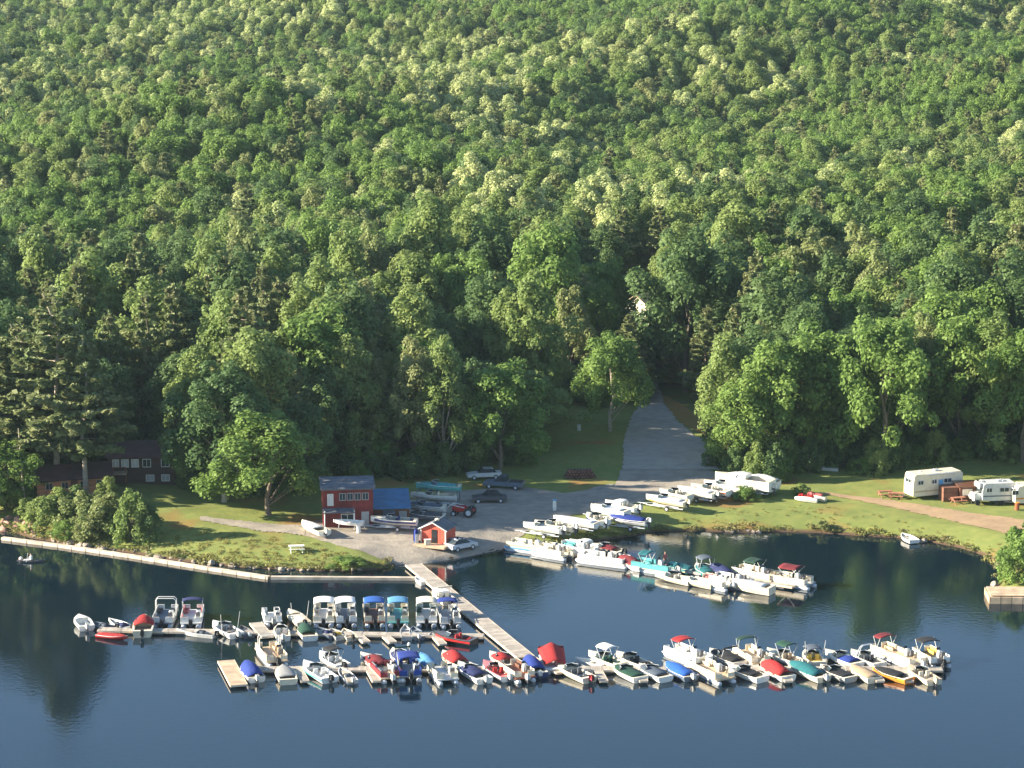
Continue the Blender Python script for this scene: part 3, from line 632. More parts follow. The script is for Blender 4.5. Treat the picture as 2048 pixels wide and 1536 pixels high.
    d_.build('deck', gloss(deck), r)
    MB().loft([[(-inn(t_), yy_(t_), .23), (inn(t_), yy_(t_), .23)] for t_ in tt], closed=False).build('cockpit_floor', col(inner, .7), r)
    full = cover and cy1 > .9
    if cover:
        g_ = []
        for k in range(11):
            v = k / 10; t_ = cy0 + (cy1 - cy0) * v; hb = max(.06, half_beam(t_, W)) + .03; pk = ctop * (math.sin(math.pi * min(1, v * .85 + .10)) ** .8)
            g_.append([(hb * s_, yy_(t_), sh(t_) + .03 + pk * (1 - abs(s_) ** 1.6) + (-.10 if abs(s_) == 1 else 0) + .03 * math.sin(k * 2.1 + s_ * 3)) for s_ in (-1, -.85, -.45, 0, .45, .85, 1)])
        MB().sheet(g_, .04).build('cover', cloth(cover), r, True)
    elif seats:
        for sx in (-1, 1): MB().rbox((sx * W * .2, yy_(.44), .42), (.52, .52, .40), .9).box((sx * W * .2, yy_(.44) - .26, .78), (.50, .13, .52)).build('seat', col(seat, .6), r)
        MB().rbox((0, yy_(.13), .44), (inn(.13) * 1.9, .55, .42), .95).build('rear_bench', col(seat, .6), r)
    if cabin:
        g_ = []
        for k in range(7):
            t_ = .42 + .40 * k / 6; hb = max(.2, half_beam(t_, W) * .80); hh_ = .60 * math.sin(math.pi * min(1, .35 + .65 * k / 6)) + .02; g_.append([(hb, yy_(t_), sh(t_)), (hb * .9, yy_(t_), sh(t_) + hh_ * .85), (0, yy_(t_), sh(t_) + hh_), (-hb * .9, yy_(t_), sh(t_) + hh_ * .85), (-hb, yy_(t_), sh(t_))])
        MB().loft(g_, cap=True, closed=False).build('cabin', gloss('white'), r)
    if wind and not full:
        t0 = tf; hb = half_beam(t0, W) - .12; ztop = sh(t0) + .48; q_ = MB(); yb_, yt = yy_(t0) + .18, yy_(t0) - .15
        for (a, b2) in (((-hb * .55, yb_ + .12), (hb * .55, yb_ + .12)), ((-hb, yb_ - .7), (-hb * .55, yb_ + .12)), ((hb * .55, yb_ + .12), (hb, yb_ - .7))):
            zb = sh(t0) + e; p = [(a[0], a[1], zb), (b2[0], b2[1], zb), (b2[0] * .9, b2[1] - .32, ztop), (a[0] * .9, a[1] - .32, ztop)]
            q_.add(p + [(v[0], v[1] - .025, v[2]) for v in p], [(0, 1, 2, 3), (7, 6, 5, 4), (0, 4, 5, 1), (1, 5, 6, 2), (2, 6, 7, 3), (3, 7, 4, 0)])
        ws = q_.build('windshield', glass(), r); k = MB()
        k.path([(-hb * .9, yb_ - 1.02, ztop), (-hb * .5, yb_ - .2, ztop), (hb * .5, yb_ - .2, ztop), (hb * .9, yb_ - 1.02, ztop)], .022, 5); k.build('windshield_frame', gloss('silver'), ws)
    if top: bimini(r, yy_(.42), toph, W * .85, 1.9, top, sh(.4) + .02)
    if boot: bimini(r, yy_(.42), toph * .9, W * .85, 1.9, boot, sh(.4) + .02, boot=True)
    if tower:
        k = MB(); hb = half_beam(.5, W) - .06
        for dy in (0, .5): k.path([(-hb, yy_(.5) + dy, sh(.5)), (-hb * .85, yy_(.5) - .25 + dy * .4, 1.95), (-hb * .6, yy_(.5) - .3 + dy * .4, 2.15), (hb * .6, yy_(.5) - .3 + dy * .4, 2.15), (hb * .85, yy_(.5) - .25 + dy * .4, 1.95), (hb, yy_(.5) + dy, sh(.5))], .045)
        k.build('wakeboard_tower', gloss(tower), r)
    if rods:
        k = MB()
        for sx in (-1, 1): k.tube((sx * (W / 2 - .1), yy_(.3), sh(.3)), (sx * (W / 2 + .12), yy_(.26), sh(.3) + 2.1), .03, 5)
        k.build('rod', gloss('lightgrey'), r)
    if mot: motor(r, yy_(0), mot, .95)
    return r
def skiff(label, x, y, rz, L=4.2, W=1.5, hull='silver', inner='grey', mot='black', group=None, z=0.0, name='rowing_boat', cat='small boat', load=None):
    r = thing(name, label, cat, (x, y, z), rz, group); ts = [k / 10 for k in range(11)]; yy_ = lambda t_: -L / 2 + L * t_; sh = lambda t_: .40 + .16 * t_ * t_
    hb = lambda t_: max(.03, half_beam(t_, W, .4, 2.0)); o_ = MB()
    o_.loft([[(hb(t_), yy_(t_), sh(t_)), (hb(t_) * .8, yy_(t_), .0 + .2 * t_ ** 3), (-hb(t_) * .8, yy_(t_), .0 + .2 * t_ ** 3), (-hb(t_), yy_(t_), sh(t_)), (-hb(t_) + min(.08, hb(t_) * .5), yy_(t_), sh(t_) + .02), (-hb(t_) * .72, yy_(t_), .10 + .2 * t_ ** 3), (hb(t_) * .72, yy_(t_), .10 + .2 * t_ ** 3), (hb(t_) - min(.08, hb(t_) * .5), yy_(t_), sh(t_) + .02)] for t_ in ts], cap=True)
    o_.box((0, -L / 2 + .03, .24), (hb(0) * 1.9, .05, .36)); o_.build('hull', gloss(hull), r)
    for t_ in (.18, .48, .74): MB().box((0, yy_(t_), .32), (hb(t_) * 1.8, .28, .05)).build('bench', col(inner, .7), r)
    if load: MB().rbox((0, yy_(.36), .42), (W * .6, 1.0, .42), .7).build('gear', cloth(load), r)
    if mot: motor(r, -L / 2, mot, .7, z=.30)
    return r
def jetski(label, x, y, rz, c1='white', c2='red', z=0.0, group=None):
    r = thing('jet_ski', label, 'jet ski', (x, y, z), rz, group); L, W = 3.0, 1.15; g_ = []
    for k in range(9):
        t_ = k / 8; h_ = max(.05, half_beam(t_, W, .5, 2)); g_.append([(h_, -L / 2 + L * t_, .38), (h_ * .7, -L / 2 + L * t_, .02 + .2 * t_ ** 2), (-h_ * .7, -L / 2 + L * t_, .02 + .2 * t_ ** 2), (-h_, -L / 2 + L * t_, .38), (-h_ * .5, -L / 2 + L * t_, .50 + .2 * math.sin(t_ * 3)), (h_ * .5, -L / 2 + L * t_, .50 + .2 * math.sin(t_ * 3))])
    MB().loft(g_, cap=True).build('hull', gloss(c1), r); MB().rbox((0, -.35, .78), (.42, 1.3, .34), .8).build('seat', cloth(c2), r)
    MB().rbox((0, .62, .84), (.55, .7, .36), .6).tube((-.38, .42, 1.04), (.38, .42, 1.04), .03).build('handlebar_cowl', gloss(c2), r); return r
D2R = math.pi / 180
def at(px, py, z=0.0): p = G(px, py, z); return p.x, p.y
def PB_(label, px, py, deg, **k): return pontoon(label, *at(px, py), deg * D2R, **k)
def RB(label, px, py, deg, **k): return runabout(label, *at(px, py), deg * D2R, **k)
def SK(label, px, py, deg, **k): return skiff(label, *at(px, py), deg * D2R, **k)

# --- docks
DOCKW = wood('weathered_dock_boards', (.40,.35,.29), 5.0); TANW = wood('tan_dock_boards', (.52,.38,.25), 5.0); FASC = paint('pale_dock_edge', (.60,.50,.38), .8, var=.2)
def dock(name, label, a, b_, Wd=1.5, mat=None, group=None, z=.42, secs=1, cat='dock'):
    p, q_ = Vector((*a, 0)), Vector((*b_, 0)); d = q_ - p; L = d.length; rz = math.atan2(d.y, d.x) - math.pi / 2
    r = thing(name, label, cat, p, rz, group); n = max(secs, 1); l = L / n
    for k in range(n):
        g_ = .12 if n > 1 else 0; cy = l * (k + .5); rr = random.Random(k + int(L * 7)); j = rr.uniform(-.02, .02)
        s_ = MB().box((0, cy, z - .04 + j), (Wd, l - g_, .08)).build('deck_section' if n > 1 else 'deck', mat or DOCKW, r)
        e = MB()
        for sx in (-1, 1): e.box((sx * (Wd / 2 + .03), cy, z - .10 + j), (.055, l - g_ + .004, .22))
        for ye in (-1, 1): e.box((0, cy + ye * ((l - g_) / 2 + .002 + .03), z - .11 + j), (Wd - .01, .055, .18))
        e.build('edge_board', FASC, s_)
        f = MB(); m_ = max(1, int(l / 2.4))
        for i in range(m_): f.box((0, cy - l / 2 + l * (i + .5) / m_, .12), (Wd * .8, min(1.3, l / m_ * .7), .44))
        f.build('float', col('darkgrey', .7), s_)
    return r
dock('main_dock', 'long grey walkway dock running out from the ramp to the far boat row', at(826,1128,.4), at(1052,1314,.4), 1.9, secs=7)
dock('dock', 'straight floating dock behind which the canopy pontoon boats are tied', at(196,1258,.4), at(968,1271,.4), 1.2, secs=16)
dock('dock', 'long floating dock with boats on both sides, farthest from the shore', at(480,1337,.4), at(1885,1337,.4), 1.4, secs=26)
dock('dock', 'dock lined with boats just off the ramp and boat storage spit', at(1042,1090,.4), at(1590,1172,.4), 1.3, secs=10)
dock('end_dock', 'tan platform at the end of the front dock beside the blue covered boat', at(452,1321,.4), at(478,1370,.4), 1.7, TANW)
dock('finger_dock', 'slanted tan finger dock between white fishing boat and white runabout', at(511,1245,.4), at(535,1273,.4), 1.3, group='finger docks')
FG = 'short finger docks on the inner dock'
for k_, (a0, b0, nm) in enumerate([((718,1270),(733,1283),'in front of the blue canopied pontoon boat'), ((772,1272),(786,1284),'in front of the light blue canopied pontoon boat'), ((872,1273),(886,1288),'beside the black and red speedboat'), ((1058,1312),(1120,1345),'beyond the end of the main walkway')]):
    dock('finger_dock', 'short finger dock ' + nm, at(*a0, .4), at(*b0, .4), .8, group=FG)
FH = 'finger docks on the long front dock'
for k_, (px, up, nm) in enumerate([(597,0,'right of the grey covered boat'),(690,0,'beside the little grey boat'),(740,0,'under the maroon covered boat'),(1195,0,'left of the dark green covered boat'),(1275,0,'between the green and blue covered boats'),(1395,1,'left of the open cream pontoon boat'),
    (1512,1,'beside the red covered boat'),(1565,0,'between the red and teal covered boats'),(1700,1,'between the blue seated boat and the tower boat'),(1748,0,'left of the orange boat'),(1806,0,'right of the orange boat'),(1850,1,'left of the black canopied boat')]):
    a0 = (px, 1338); b0 = (px - 12, 1312) if up else (px + 13, 1362)
    dock('finger_dock', 'narrow finger dock ' + nm, at(*a0, .4), at(*b0, .4), .8, group=FH)
BW = wood('pale_boom_timber', (.62,.52,.40), 1.0)
def boom(label, pts):
    r = thing('floating_boom', label, 'boom', (*at(*pts[0]), 0))
    o0 = r.location
    for a, b_ in zip(pts[:-1], pts[1:]):
        p, q_ = Vector((*at(*a), .16)) - o0, Vector((*at(*b_), .16)) - o0; d = q_ - p
        MB().box((p + q_) / 2, (d.length, .62, .36), math.atan2(d.y, d.x)).build('boom_timber', BW, r)
boom('pale timber boom slanting along the boulder shore', [(5,1079),(120,1094),(270,1116),(400,1137),(538,1158)])
boom('pale timber boom lying straight off the tip of the lawn point', [(542,1158),(690,1159),(843,1160)])

G1 = 'boats tied to the inner dock'
RB('small white boat at the open left end of the inner dock', 166, 1252, 20, L=4.6, W=2.1, mot='white', seats=False, wind=False, deck='white', inner='cream', group=G1)
SK('dark slate skiff next to the white end boat', 200, 1256, 60, hull='slate', inner='darkgrey', load='slate', group=G1)
SK('small blue skiff between the slate skiff and the red topped boat', 240, 1254, 40, hull='lightgrey', load='navy', L=4.6, group=G1)
RB('bright red covered boat pointing out in front of the inner dock', 226, 1277, -115, L=4.0, W=1.5, hull='red', deck='lightgrey', cover='red', cy0=.02, cy1=.97, ctop=.22, wind=False, h0=.35, mot=None, group=G1)
RB('cream boat under a bright red canopy', 288, 1261, 4, L=6.2, W=2.5, hull='cream', deck='cream', cover='red', cy0=.35, cy1=.8, ctop=.9, mot='black', h0=.8, group=G1)
PB_('white pontoon boat with an empty white canopy frame', 331, 1242, 0, fence='white', seat='darkgrey', deck='slate', open_frame=True, group=G1)
PB_('white pontoon boat with a dark blue canopy and pink seats', 385, 1242, 3, fence='white', seat='pink', deck='lightgrey', top='navy', topl=1.3, topy=.9, group=G1)
SK('dark skiff with pale rim in front of the blue topped pontoon boat', 392, 1271, 70, hull='lightgrey', inner='slate', load='slate', L=4.6, group=G1)
RB('white fishing boat with tall rods and dark console', 450, 1266, 35, L=5.6, W=2.3, hull='white', deck='white', seat='darkgrey', rods=True, group=G1, mot='white', bottom='rust')
SK('low grey skiff between the white fishing boat and the finger dock', 490, 1268, 20, hull='darkgrey', inner='slate', L=3.6, mot='white', group=G1)
PB_('small white open boat above the finger dock', 544, 1243, 10, L=4.6, W=2.1, fence='white', seat='lightgrey', deck='white', mot='grey', group=G1)
RB('white boat with a red bag and outboard below the small white open boat', 563, 1272, 10, L=4.6, W=1.9, inner='red', seat='lightgrey', mot='white', group=G1)
RB('cream rod boat pointing to the upper left behind the green cover', 593, 1243, 24, L=5.4, W=2.0, hull='cream', deck='cream', cover='cream', cy0=.05, cy1=.55, ctop=.1, rods=True, wind=False, group=G1)
RB('white boat under a dark green cover', 613, 1272, 15, L=4.6, W=2.1, cover='green', cy0=.25, cy1=.98, ctop=.6, mot=None, group=G1)
PB_('pontoon boat with an off-white canopy, left of the white pair', 648, 1240, 3, top='white', fence='cream', seat='lightgrey', stripe='tan', group=G1)
PB_('pontoon boat with an off-white canopy, right of the white pair', 691, 1240, 6, top='white', fence='white', seat='white', deck='slate', group=G1)
PB_('cream pontoon boat under a dark blue canopy', 748, 1240, 5, top='brightblue', fence='cream', deck='brown', seat='darkgrey', group=G1)
PB_('pontoon boat under a light blue canopy', 796, 1240, 3, top='lightblue', fence='cream', deck='aqua', seat='cream', group=G1)
PB_('cream canopied pontoon boat with green seats', 853, 1240, 2, top='cream', fence='white', deck='lightgrey', seat='green', group=G1)
PB_('grey decked pontoon boat with mid blue canopy beside the main walkway', 896, 1242, 8, top='blue', topl=1.8, topy=.6, fence='lightgrey', deck='grey', seat='lightgrey', group=G1)
RB('sleek black and red speedboat at the walkway end of the inner dock', 908, 1283, 60, L=5.4, W=2.2, hull='black', deck='darkgrey', stripe='red', inner='maroon', seat='red', mot=None, group=G1)
SK('navy and yellow skiff under the left white canopied boat', 650, 1270, 35, hull='slate', load='navy', L=3.6, group=G1)
SK('small skiff holding a yellow bundle', 672, 1273, 25, hull='grey', load='yellow', L=3.2, mot=None, group=G1)
SK('pale tan skiff beside the yellow bundle', 696, 1274, 20, hull='cream', inner='tan', L=3.4, group=G1)
SK('narrow grey pointed skiff below the light blue canopy', 812, 1270, 5, hull='grey', inner='lightgrey', L=4.4, W=1.4, mot=None, group=G1)
SK('grey skiff with white motor next to the narrow pointed one', 832, 1271, 12, hull='slate', inner='grey', mot='white', L=3.8, group=G1)
SK('blue grey flat skiff left of the black and red speedboat', 858, 1275, 75, hull='slate', load='grey', L=3.6, group=G1)
RB('cream cabin boat tied beside the main walkway', 884, 1200, 22, L=5.6, W=2.2, hull='cream', deck='cream', cabin=True, mot='black', boot='cream', group=None)
SK('tiny white dinghy at the head of the main walkway', 840, 1166, 30, hull='white', inner='white', L=2.2, W=1.1, mot=None)

G2 = 'boats tied along the long front dock'
F2, B2 = 1350, 1319
RB('boat under a bright blue cover with white outboard, next to the tan platform', 501, 1352, 20, L=5.4, W=2.2, cover='blue', cy0=.05, cy1=.95, ctop=.95, mot='white', group=G2)
PB_('tan pontoon boat with cream hooped canopy behind the blue cover', 543, 1318, 18, L=6.6, fence='cream', deck='tan', seat='tan', open_frame=True, con='tan', group=G2)
RB('cream boat under a grey cover', 571, 1357, 12, L=5.0, W=2.3, hull='cream', deck='cream', cover='grey', cy0=.2, cy1=.98, ctop=.3, mot=None, group=G2)
RB('white speedboat with aqua windshield and black outboard', 634, 1351, 30, L=6.6, W=2.4, hull='white', deck='white', inner='white', seat='white', stripe='aqua', mot='black', group=G2)
RB('white bowrider with a black raised canopy behind the speedboat', 663, 1328, 32, L=5.4, W=2.2, top='black', deck='white', seat='lightgrey', inner='grey', mot='black', group=G2)
SK('little grey boat with a pointed white bow', 692, 1356, 20, hull='silver', inner='grey', load='slate', L=4.6, mot='white', group=G2)
RB('cream runabout under a maroon cover, the widest maroon one', 752, 1334, 34, L=6.6, W=2.4, hull='cream', deck='cream', cover='maroon', cy0=.22, cy1=.75, ctop=.7, mot='white', group=G2)
PB_('dark red low pontoon boat between the maroon and blue covers', 772, 1353, 18, L=5.4, fence='maroon', seat='grey', deck='tan', mot='white', group=G2)
PB_('pontoon boat under a steel blue canopy with side curtains', 817, 1350, 8, L=5.6, fence='blue', top='blue', topl=2.6, topy=-.3, seat='slate', deck='slate', group=G2)
RB('navy canopied runabout behind the steel blue pontoon boat', 800, 1322, 20, L=5.2, cover='navy', cy0=.1, cy1=.7, ctop=.7, boot='green', group=G2)
RB('boat under a pale sky blue cover', 852, 1332, 18, L=4.6, W=2.0, cover='lightblue', cy0=.03, cy1=.97, ctop=.55, mot=None, group=G2)
PB_('open cream pontoon boat left of the navy covered runabout', 885, 1356, 16, L=5.4, fence='cream', seat='cream', deck='lightgrey', mot=None, group=G2)
RB('runabout under a scarlet cover behind the open cream pontoon boat', 908, 1328, 28, L=5.6, W=2.3, cover='red', hull='cream', cy0=.2, cy1=.8, ctop=.9, group=G2)
RB('white runabout with a navy cockpit cover', 943, 1353, 28, L=6.4, W=2.3, cover='navy', cy0=.18, cy1=.72, ctop=.5, deck='white', mot='white', group=G2)
RB('pink and white open boat with red seats', 992, 1349, 28, L=6.0, W=2.2, deck='pink', seat='red', inner='pink', mot='white', group=G2)
RB('runabout with a small red cover at the foot of the main walkway', 1004, 1328, 32, L=5.2, cover='red', hull='white', cy0=.3, cy1=.75, ctop=.6, mot=None, group=G2)
PB_('brown seated pontoon boat beside the royal blue cover', 1032, 1352, 24, L=5.8, fence='cream', seat='brown', deck='rust', mot='white', group=G2)
RB('boat under a royal blue cover right of the walkway foot', 1065, 1342, 15, L=5.6, W=2.3, cover='blue', hull='navy', cy0=.15, cy1=.95, ctop=.95, mot='white', group=G2)
# red fly roof
r_ = thing('pontoon_boat', 'pontoon boat under a big red tent shaped tarp', 'pontoon boat', (*at(1106, 1334), 0), 6 * D2R, G2)
for sx in (-1, 1): MB().tube((sx * .85, -2.6, .12), (sx * .85, 2.7, .12), .31, 10).build('pontoon', gloss('silver'), r_)
MB().box((0, 0, .52), (2.4, 5.4, .14)).build('deck', col('lightgrey', .6), r_)
g_ = [[(s_ * (1.15 + .25 * v), -2.0 + 4.0 * v, .9 + .55 * v + (1 - abs(s_)) * (.45 + .25 * v)) for s_ in np.linspace(-1, 1, 7)] for v in np.linspace(0, 1, 7)]
MB().sheet(g_, .06).build('tarp', cloth('red'), r_, True); MB().box((0, 2.03, 1.25), (2.7, .05, .9)).build('tarp_end', cloth('maroon'), r_)
RB('cream speedboat with a round seat and twin outboards right of the red tarp', 1146, 1352, 34, L=6.4, W=2.2, hull='cream', deck='cream', seat='darkgrey', mot='maroon', group=G2)
SK('empty dark skiff beside the cream speedboat', 1166, 1345, 24, hull='slate', inner='black', mot='darkgrey', group=G2)
RB('white bowrider with green interior and a raised white canopy', 1209, 1327, 38, L=5.6, hull='cream', inner='green', seat='green', boot=None, top='white', toph=2.3, group=G2, mot=None)
RB('white bowrider with black seats next to the green interior one', 1262, 1328, 36, L=5.4, hull='cream', inner='darkgrey', seat='black', mot='black', group=G2)
SK('white skiff at the far left behind the green interior bowrider', 1180, 1330, 55, hull='white', inner='cream', L=3.6, mot=None, group=G2)
RB('white boat under a dark green cover', 1254, 1353, 32, L=5.4, W=2.3, cover='darkgreen', cy0=.04, cy1=.85, ctop=.3, mot=None, group=G2) if False else RB('white hull with flat dark green cockpit cover on the front dock', 1254, 1353, 32, L=5.4, W=2.3, cover='green', cy0=.06, cy1=.85, ctop=.3, mot=None, group=G2)
RB('white hull with slate blue cover right of the dark green cover', 1305, 1353, 32, L=5.2, W=2.2, cover='slate', cy0=.15, cy1=.85, ctop=.35, mot=None, group=G2)
RB('boat under a bright azure cover with white buoys', 1357, 1351, 30, L=5.2, W=2.2, cover='brightblue', cy0=.05, cy1=.97, ctop=.6, hull='slate', mot='white', group=G2)
PB_('white pontoon boat beneath a high red canopy', 1376, 1322, 34, L=7.0, fence='white', top='red', topl=1.6, topy=.9, seat='white', deck='lightgrey', group=G2, mot='white')
PB_('big open cream pontoon boat with pinkish seats', 1420, 1352, 28, L=7.2, W=2.6, fence='cream', seat='cream', deck='tan', mot=None, group=G2)
RB('white boat under a wide black cover', 1450, 1323, 34, L=5.6, W=2.3, cover='black', cy0=.05, cy1=.85, ctop=.5, boot='black', mot=None, group=G2)
RB('white bowrider with a black cockpit on the near side of the front dock', 1491, 1354, 40, L=5.4, W=2.3, cover='black', cy0=.2, cy1=.62, ctop=.1, mot=None, group=G2)
PB_('cream pontoon boat with a small dark raised canopy behind the black cockpit', 1503, 1322, 22, L=5.8, fence='cream', seat='cream', deck='tan', top='darkgreen', topl=.9, topy=1.2, mot='cream', group=G2)
RB('white boat under a crimson peaked cover', 1549, 1351, 30, L=5.4, W=2.2, cover='red', cy0=.10, cy1=.92, ctop=1.0, mot=None, group=G2)
RB('white runabout with a raised dark green canopy', 1567, 1322, 36, L=5.6, inner='tan', seat='tan', top='green', toph=2.3, mot='cream', group=G2)
RB('boat under a teal cover with cream outboards', 1612, 1351, 34, L=6.2, W=2.3, hull='cream', cover='teal', cy0=.12, cy1=.92, ctop=.75, mot='white', group=G2)
RB('short cream boat with tall rods and dark canopy', 1624, 1323, 10, L=4.8, hull='cream', deck='cream', inner='yellow', seat='yellow', top='slate', toph=1.9, rods=True, mot=None, group=G2)
RB('black covered boat with a grey rim', 1671, 1354, 36, L=5.0, W=2.2, hull='grey', cover='black', cy0=.06, cy1=.88, ctop=.2, mot=None, group=G2)
RB('white runabout with a royal blue seat cover', 1683, 1325, 34, L=5.6, cover='blue', cy0=.10, cy1=.45, ctop=.45, top=None, seat='brown', mot=None, group=G2)
RB('boat under a tan cover left of the orange boat', 1725, 1355, 26, L=4.8, W=2.1, hull='cream', cover='tan', cy0=.03, cy1=.97, ctop=.35, mot=None, group=G2)
RB('white boat with a chrome wakeboard tower', 1731, 1325, 30, L=5.4, tower='silver', inner='darkgrey', seat='darkgrey', mot=None, group=G2)
RB('orange hulled boat under a black cover', 1782, 1357, 44, L=5.2, W=2.1, hull='orange', cover='black', cy0=.2, cy1=.92, ctop=.3, mot=None, group=G2)
PB_('long cream pontoon boat with a raised maroon canopy', 1796, 1322, 32, L=8.0, W=2.5, fence='cream', seat='tan', deck='tan', top='maroon', topl=1.3, topy=2.4, mot='white', group=G2)
RB('cream boat with two outboards near the right end of the front dock', 1843, 1357, 22, L=5.6, hull='cream', deck='tan', seat='cream', mot='cream', group=G2)
PB_('last boat on the right, white with black canopy and yellow float', 1861, 1324, 20, L=5.6, fence='white', seat='yellow', top='black', topl=1.8, topy=.7, deck='darkgrey', mot='black', group=G2)
MB().ball((0, 0, .28), (.26, .26, .30), 10, 8).build('buoy', gloss('white'), None, True, (*at(1568 / 1, 1292), 0)) if False else None

G3 = 'boats tied to the dock off the spit'
PB_('tan pontoon boat with a light blue deck at the shore end of the spit dock', 1062, 1103, 62, L=7.2, fence='cream', deck='lightblue', seat='cream', mot=None, stripe='tan', group=G3)
PB_('cream pontoon boat just beyond the blue decked one', 1103, 1113, 55, L=5.6, fence='cream', seat='cream', deck='cream', mot='cream', group=G3)
PB_('large white pontoon boat with an aqua seat', 1152, 1108, 50, L=6.6, fence='white', seat='aqua', deck='white', mot=None, group=G3)
RB('white cuddy boat behind the aqua seated pontoon boat', 1172, 1098, 48, L=5.6, cabin=True, deck='white', mot=None, group=G3)
PB_('long white pontoon boat with bright side panels, brightest in the spit row', 1208, 1128, 62, L=7.4, fence='white', seat='white', deck='cream', mot='white', group=G3)
RB('runabout with red seats on the shore side of the spit dock', 1212, 1105, 50, L=5.4, cover='maroon', hull='cream', cy0=.2, cy1=.6, ctop=.4, mot='black', group=G3)
RB('white boat under a maroon peaked cover', 1262, 1135, 40, L=5.0, cover='maroon', hull='white', cy0=.2, cy1=.97, ctop=.8, mot='white', group=G3)
PB_('teal pontoon boat with an aqua awning', 1308, 1143, 58, L=6.4, fence='aqua', top='teal', topl=1.4, topy=1.0, seat='aqua', deck='grey', mot='white', group=G3)
RB('small boat beneath a flat teal cover', 1352, 1142, 60, L=5.0, cover='teal', hull='aqua', cy0=.03, cy1=.95, ctop=.4, mot=None, group=G3)
RB('cream open bow boat in front of the flat teal cover', 1347, 1163, 52, L=5.6, hull='cream', deck='cream', seat='cream', mot='cream', group=G3)
RB('teal runabout with a raised blue canopy', 1408, 1148, 20, L=4.8, hull='teal', cover='teal', cy0=.1, cy1=.8, ctop=.4, top='slate', toph=2.4, group=G3)
RB('boat under a navy tarp in the spit row', 1441, 1152, 30, L=5.0, cover='navy', hull='navy', cy0=.05, cy1=.95, ctop=.9, mot=None, group=G3)
RB('cream round bowed boat in front of the teal runabout', 1394, 1171, 55, L=5.0, hull='cream', deck='cream', cover='cream', cy0=.1, cy1=.9, ctop=.2, mot=None, group=G3)
PB_('pinkish pontoon boat with a white outboard under the navy tarp boat', 1428, 1174, 50, L=5.2, fence='cream', seat='pink', deck='cream', mot='white', group=G3)
PB_('white pontoon boat with grey side panels in front of the canopied one', 1463, 1172, 54, L=6.2, fence='lightgrey', seat='white', deck='grey', mot='white', group=G3)
PB_('cream pontoon boat with a dark teal canopy on white posts', 1512, 1158, 48, L=7.0, fence='cream', seat='cream', deck='tan', top='darkgreen', topl=1.9, topy=.2, mot='cream', group=G3)
RB('white round sterned boat in front of the dark teal canopy', 1503, 1183, 60, L=5.6, W=2.4, cover='lightgrey', hull='cream', cy0=.15, cy1=.97, ctop=.25, h0=.95, mot=None, group=G3)
PB_('pontoon boat with a maroon canopy at the open end of the spit dock', 1581, 1170, 56, L=6.2, fence='cream', seat='cream', deck='grey', top='maroon', topl=2.6, topy=-.1, mot=None, group=G3)
# ------------------------------------------------------------------ buildings
def loc(px, py, up=0.0): p = P(px, py); p.z += up; return p
def gable(b_, w, d, z0, h, over=.25, th=.12, axis='x'):
    """two roof slabs; ridge along y when axis is 'y'"""
    for s_ in (-1, 1):
        if axis == 'y':
            e = Vector((s_ * (w / 2 + over), 0, z0 - over * 2 * h / w)); t_ = Vector((0, 0, z0 + h))
            p = [(e.x, -d / 2 - over, e.z), (t_.x, -d / 2 - over, t_.z), (t_.x, d / 2 + over, t_.z), (e.x, d / 2 + over, e.z)]
        else:
            e = Vector((0, s_ * (d / 2 + over), z0 - over * 2 * h / d)); t_ = Vector((0, 0, z0 + h))
            p = [(-w / 2 - over, e.y, e.z), (-w / 2 - over, t_.y, t_.z), (w / 2 + over, t_.y, t_.z), (w / 2 + over, e.y, e.z)]
        b_.add(p + [(a, b2, c + th) for a, b2, c in p], [(0,1,2,3),(7,6,5,4),(0,4,5,1),(1,5,6,2),(2,6,7,3),(3,7,4,0)])
    return b_
def window(parent, c, w, h, face='y', fr='white', pane=None, name='window'):
    """framed window on a wall facing -y (face y) or +-x"""
    x, y, z = c; f = .07; b_ = MB(); s_ = -1 if face != '+x' else 1
    def bx(u, v, du, dv, off, t_): 
        if face == 'y': b_.box((x + u, y - off, z + v), (du, t_, dv))
        else: b_.box((x + s_ * off, y + u, z + v), (t_, du, dv))
    for u in (-1, 1): bx(u * (w / 2 - f / 2), 0, f, h, .03, .09)
    for v in (-1, 1): bx(0, v * (h / 2 - f / 2), w - 2 * f, f, .03, .09)
    bx(0, 0, .05, h - 2 * f, .025, .05)
    o = b_.build(name, gloss(fr), parent); b_ = MB(); q = MB()
    if face == 'y': q.box((x, y - .012, z), (w - 2 * f, .02, h - 2 * f))
    else: q.box((x + s_ * .012, y, z), (.02, w - 2 * f, h - 2 * f))
    q.build('pane', pane or glass(), o); return o
REDW = wood('red_board_siding', (.20,.026,.024), 4.0, 0); REDS = wood('bright_red_siding', (.60,.10,.06), 5.0, 0); BROWNW = wood('brown_board_siding', (.20,.085,.05), 4.0, 2); ORW = wood('cedar_siding', (.50,.20,.09), 4.0, 2)  # shop's red board siding is darkened: tree shade put into its colour
DARKW = wood('dark_house_siding', (.075,.038,.030), 4.0, 2); SHING = wood('grey_shingles', (.14,.15,.17), 3.0, 1); DKSH = wood('dark_red_shingles', (.10,.045,.045), 3.0, 1); BLUER = paint('blue_sheet_roof', (.035,.14,.27), .5, var=.3, scale=1.0)
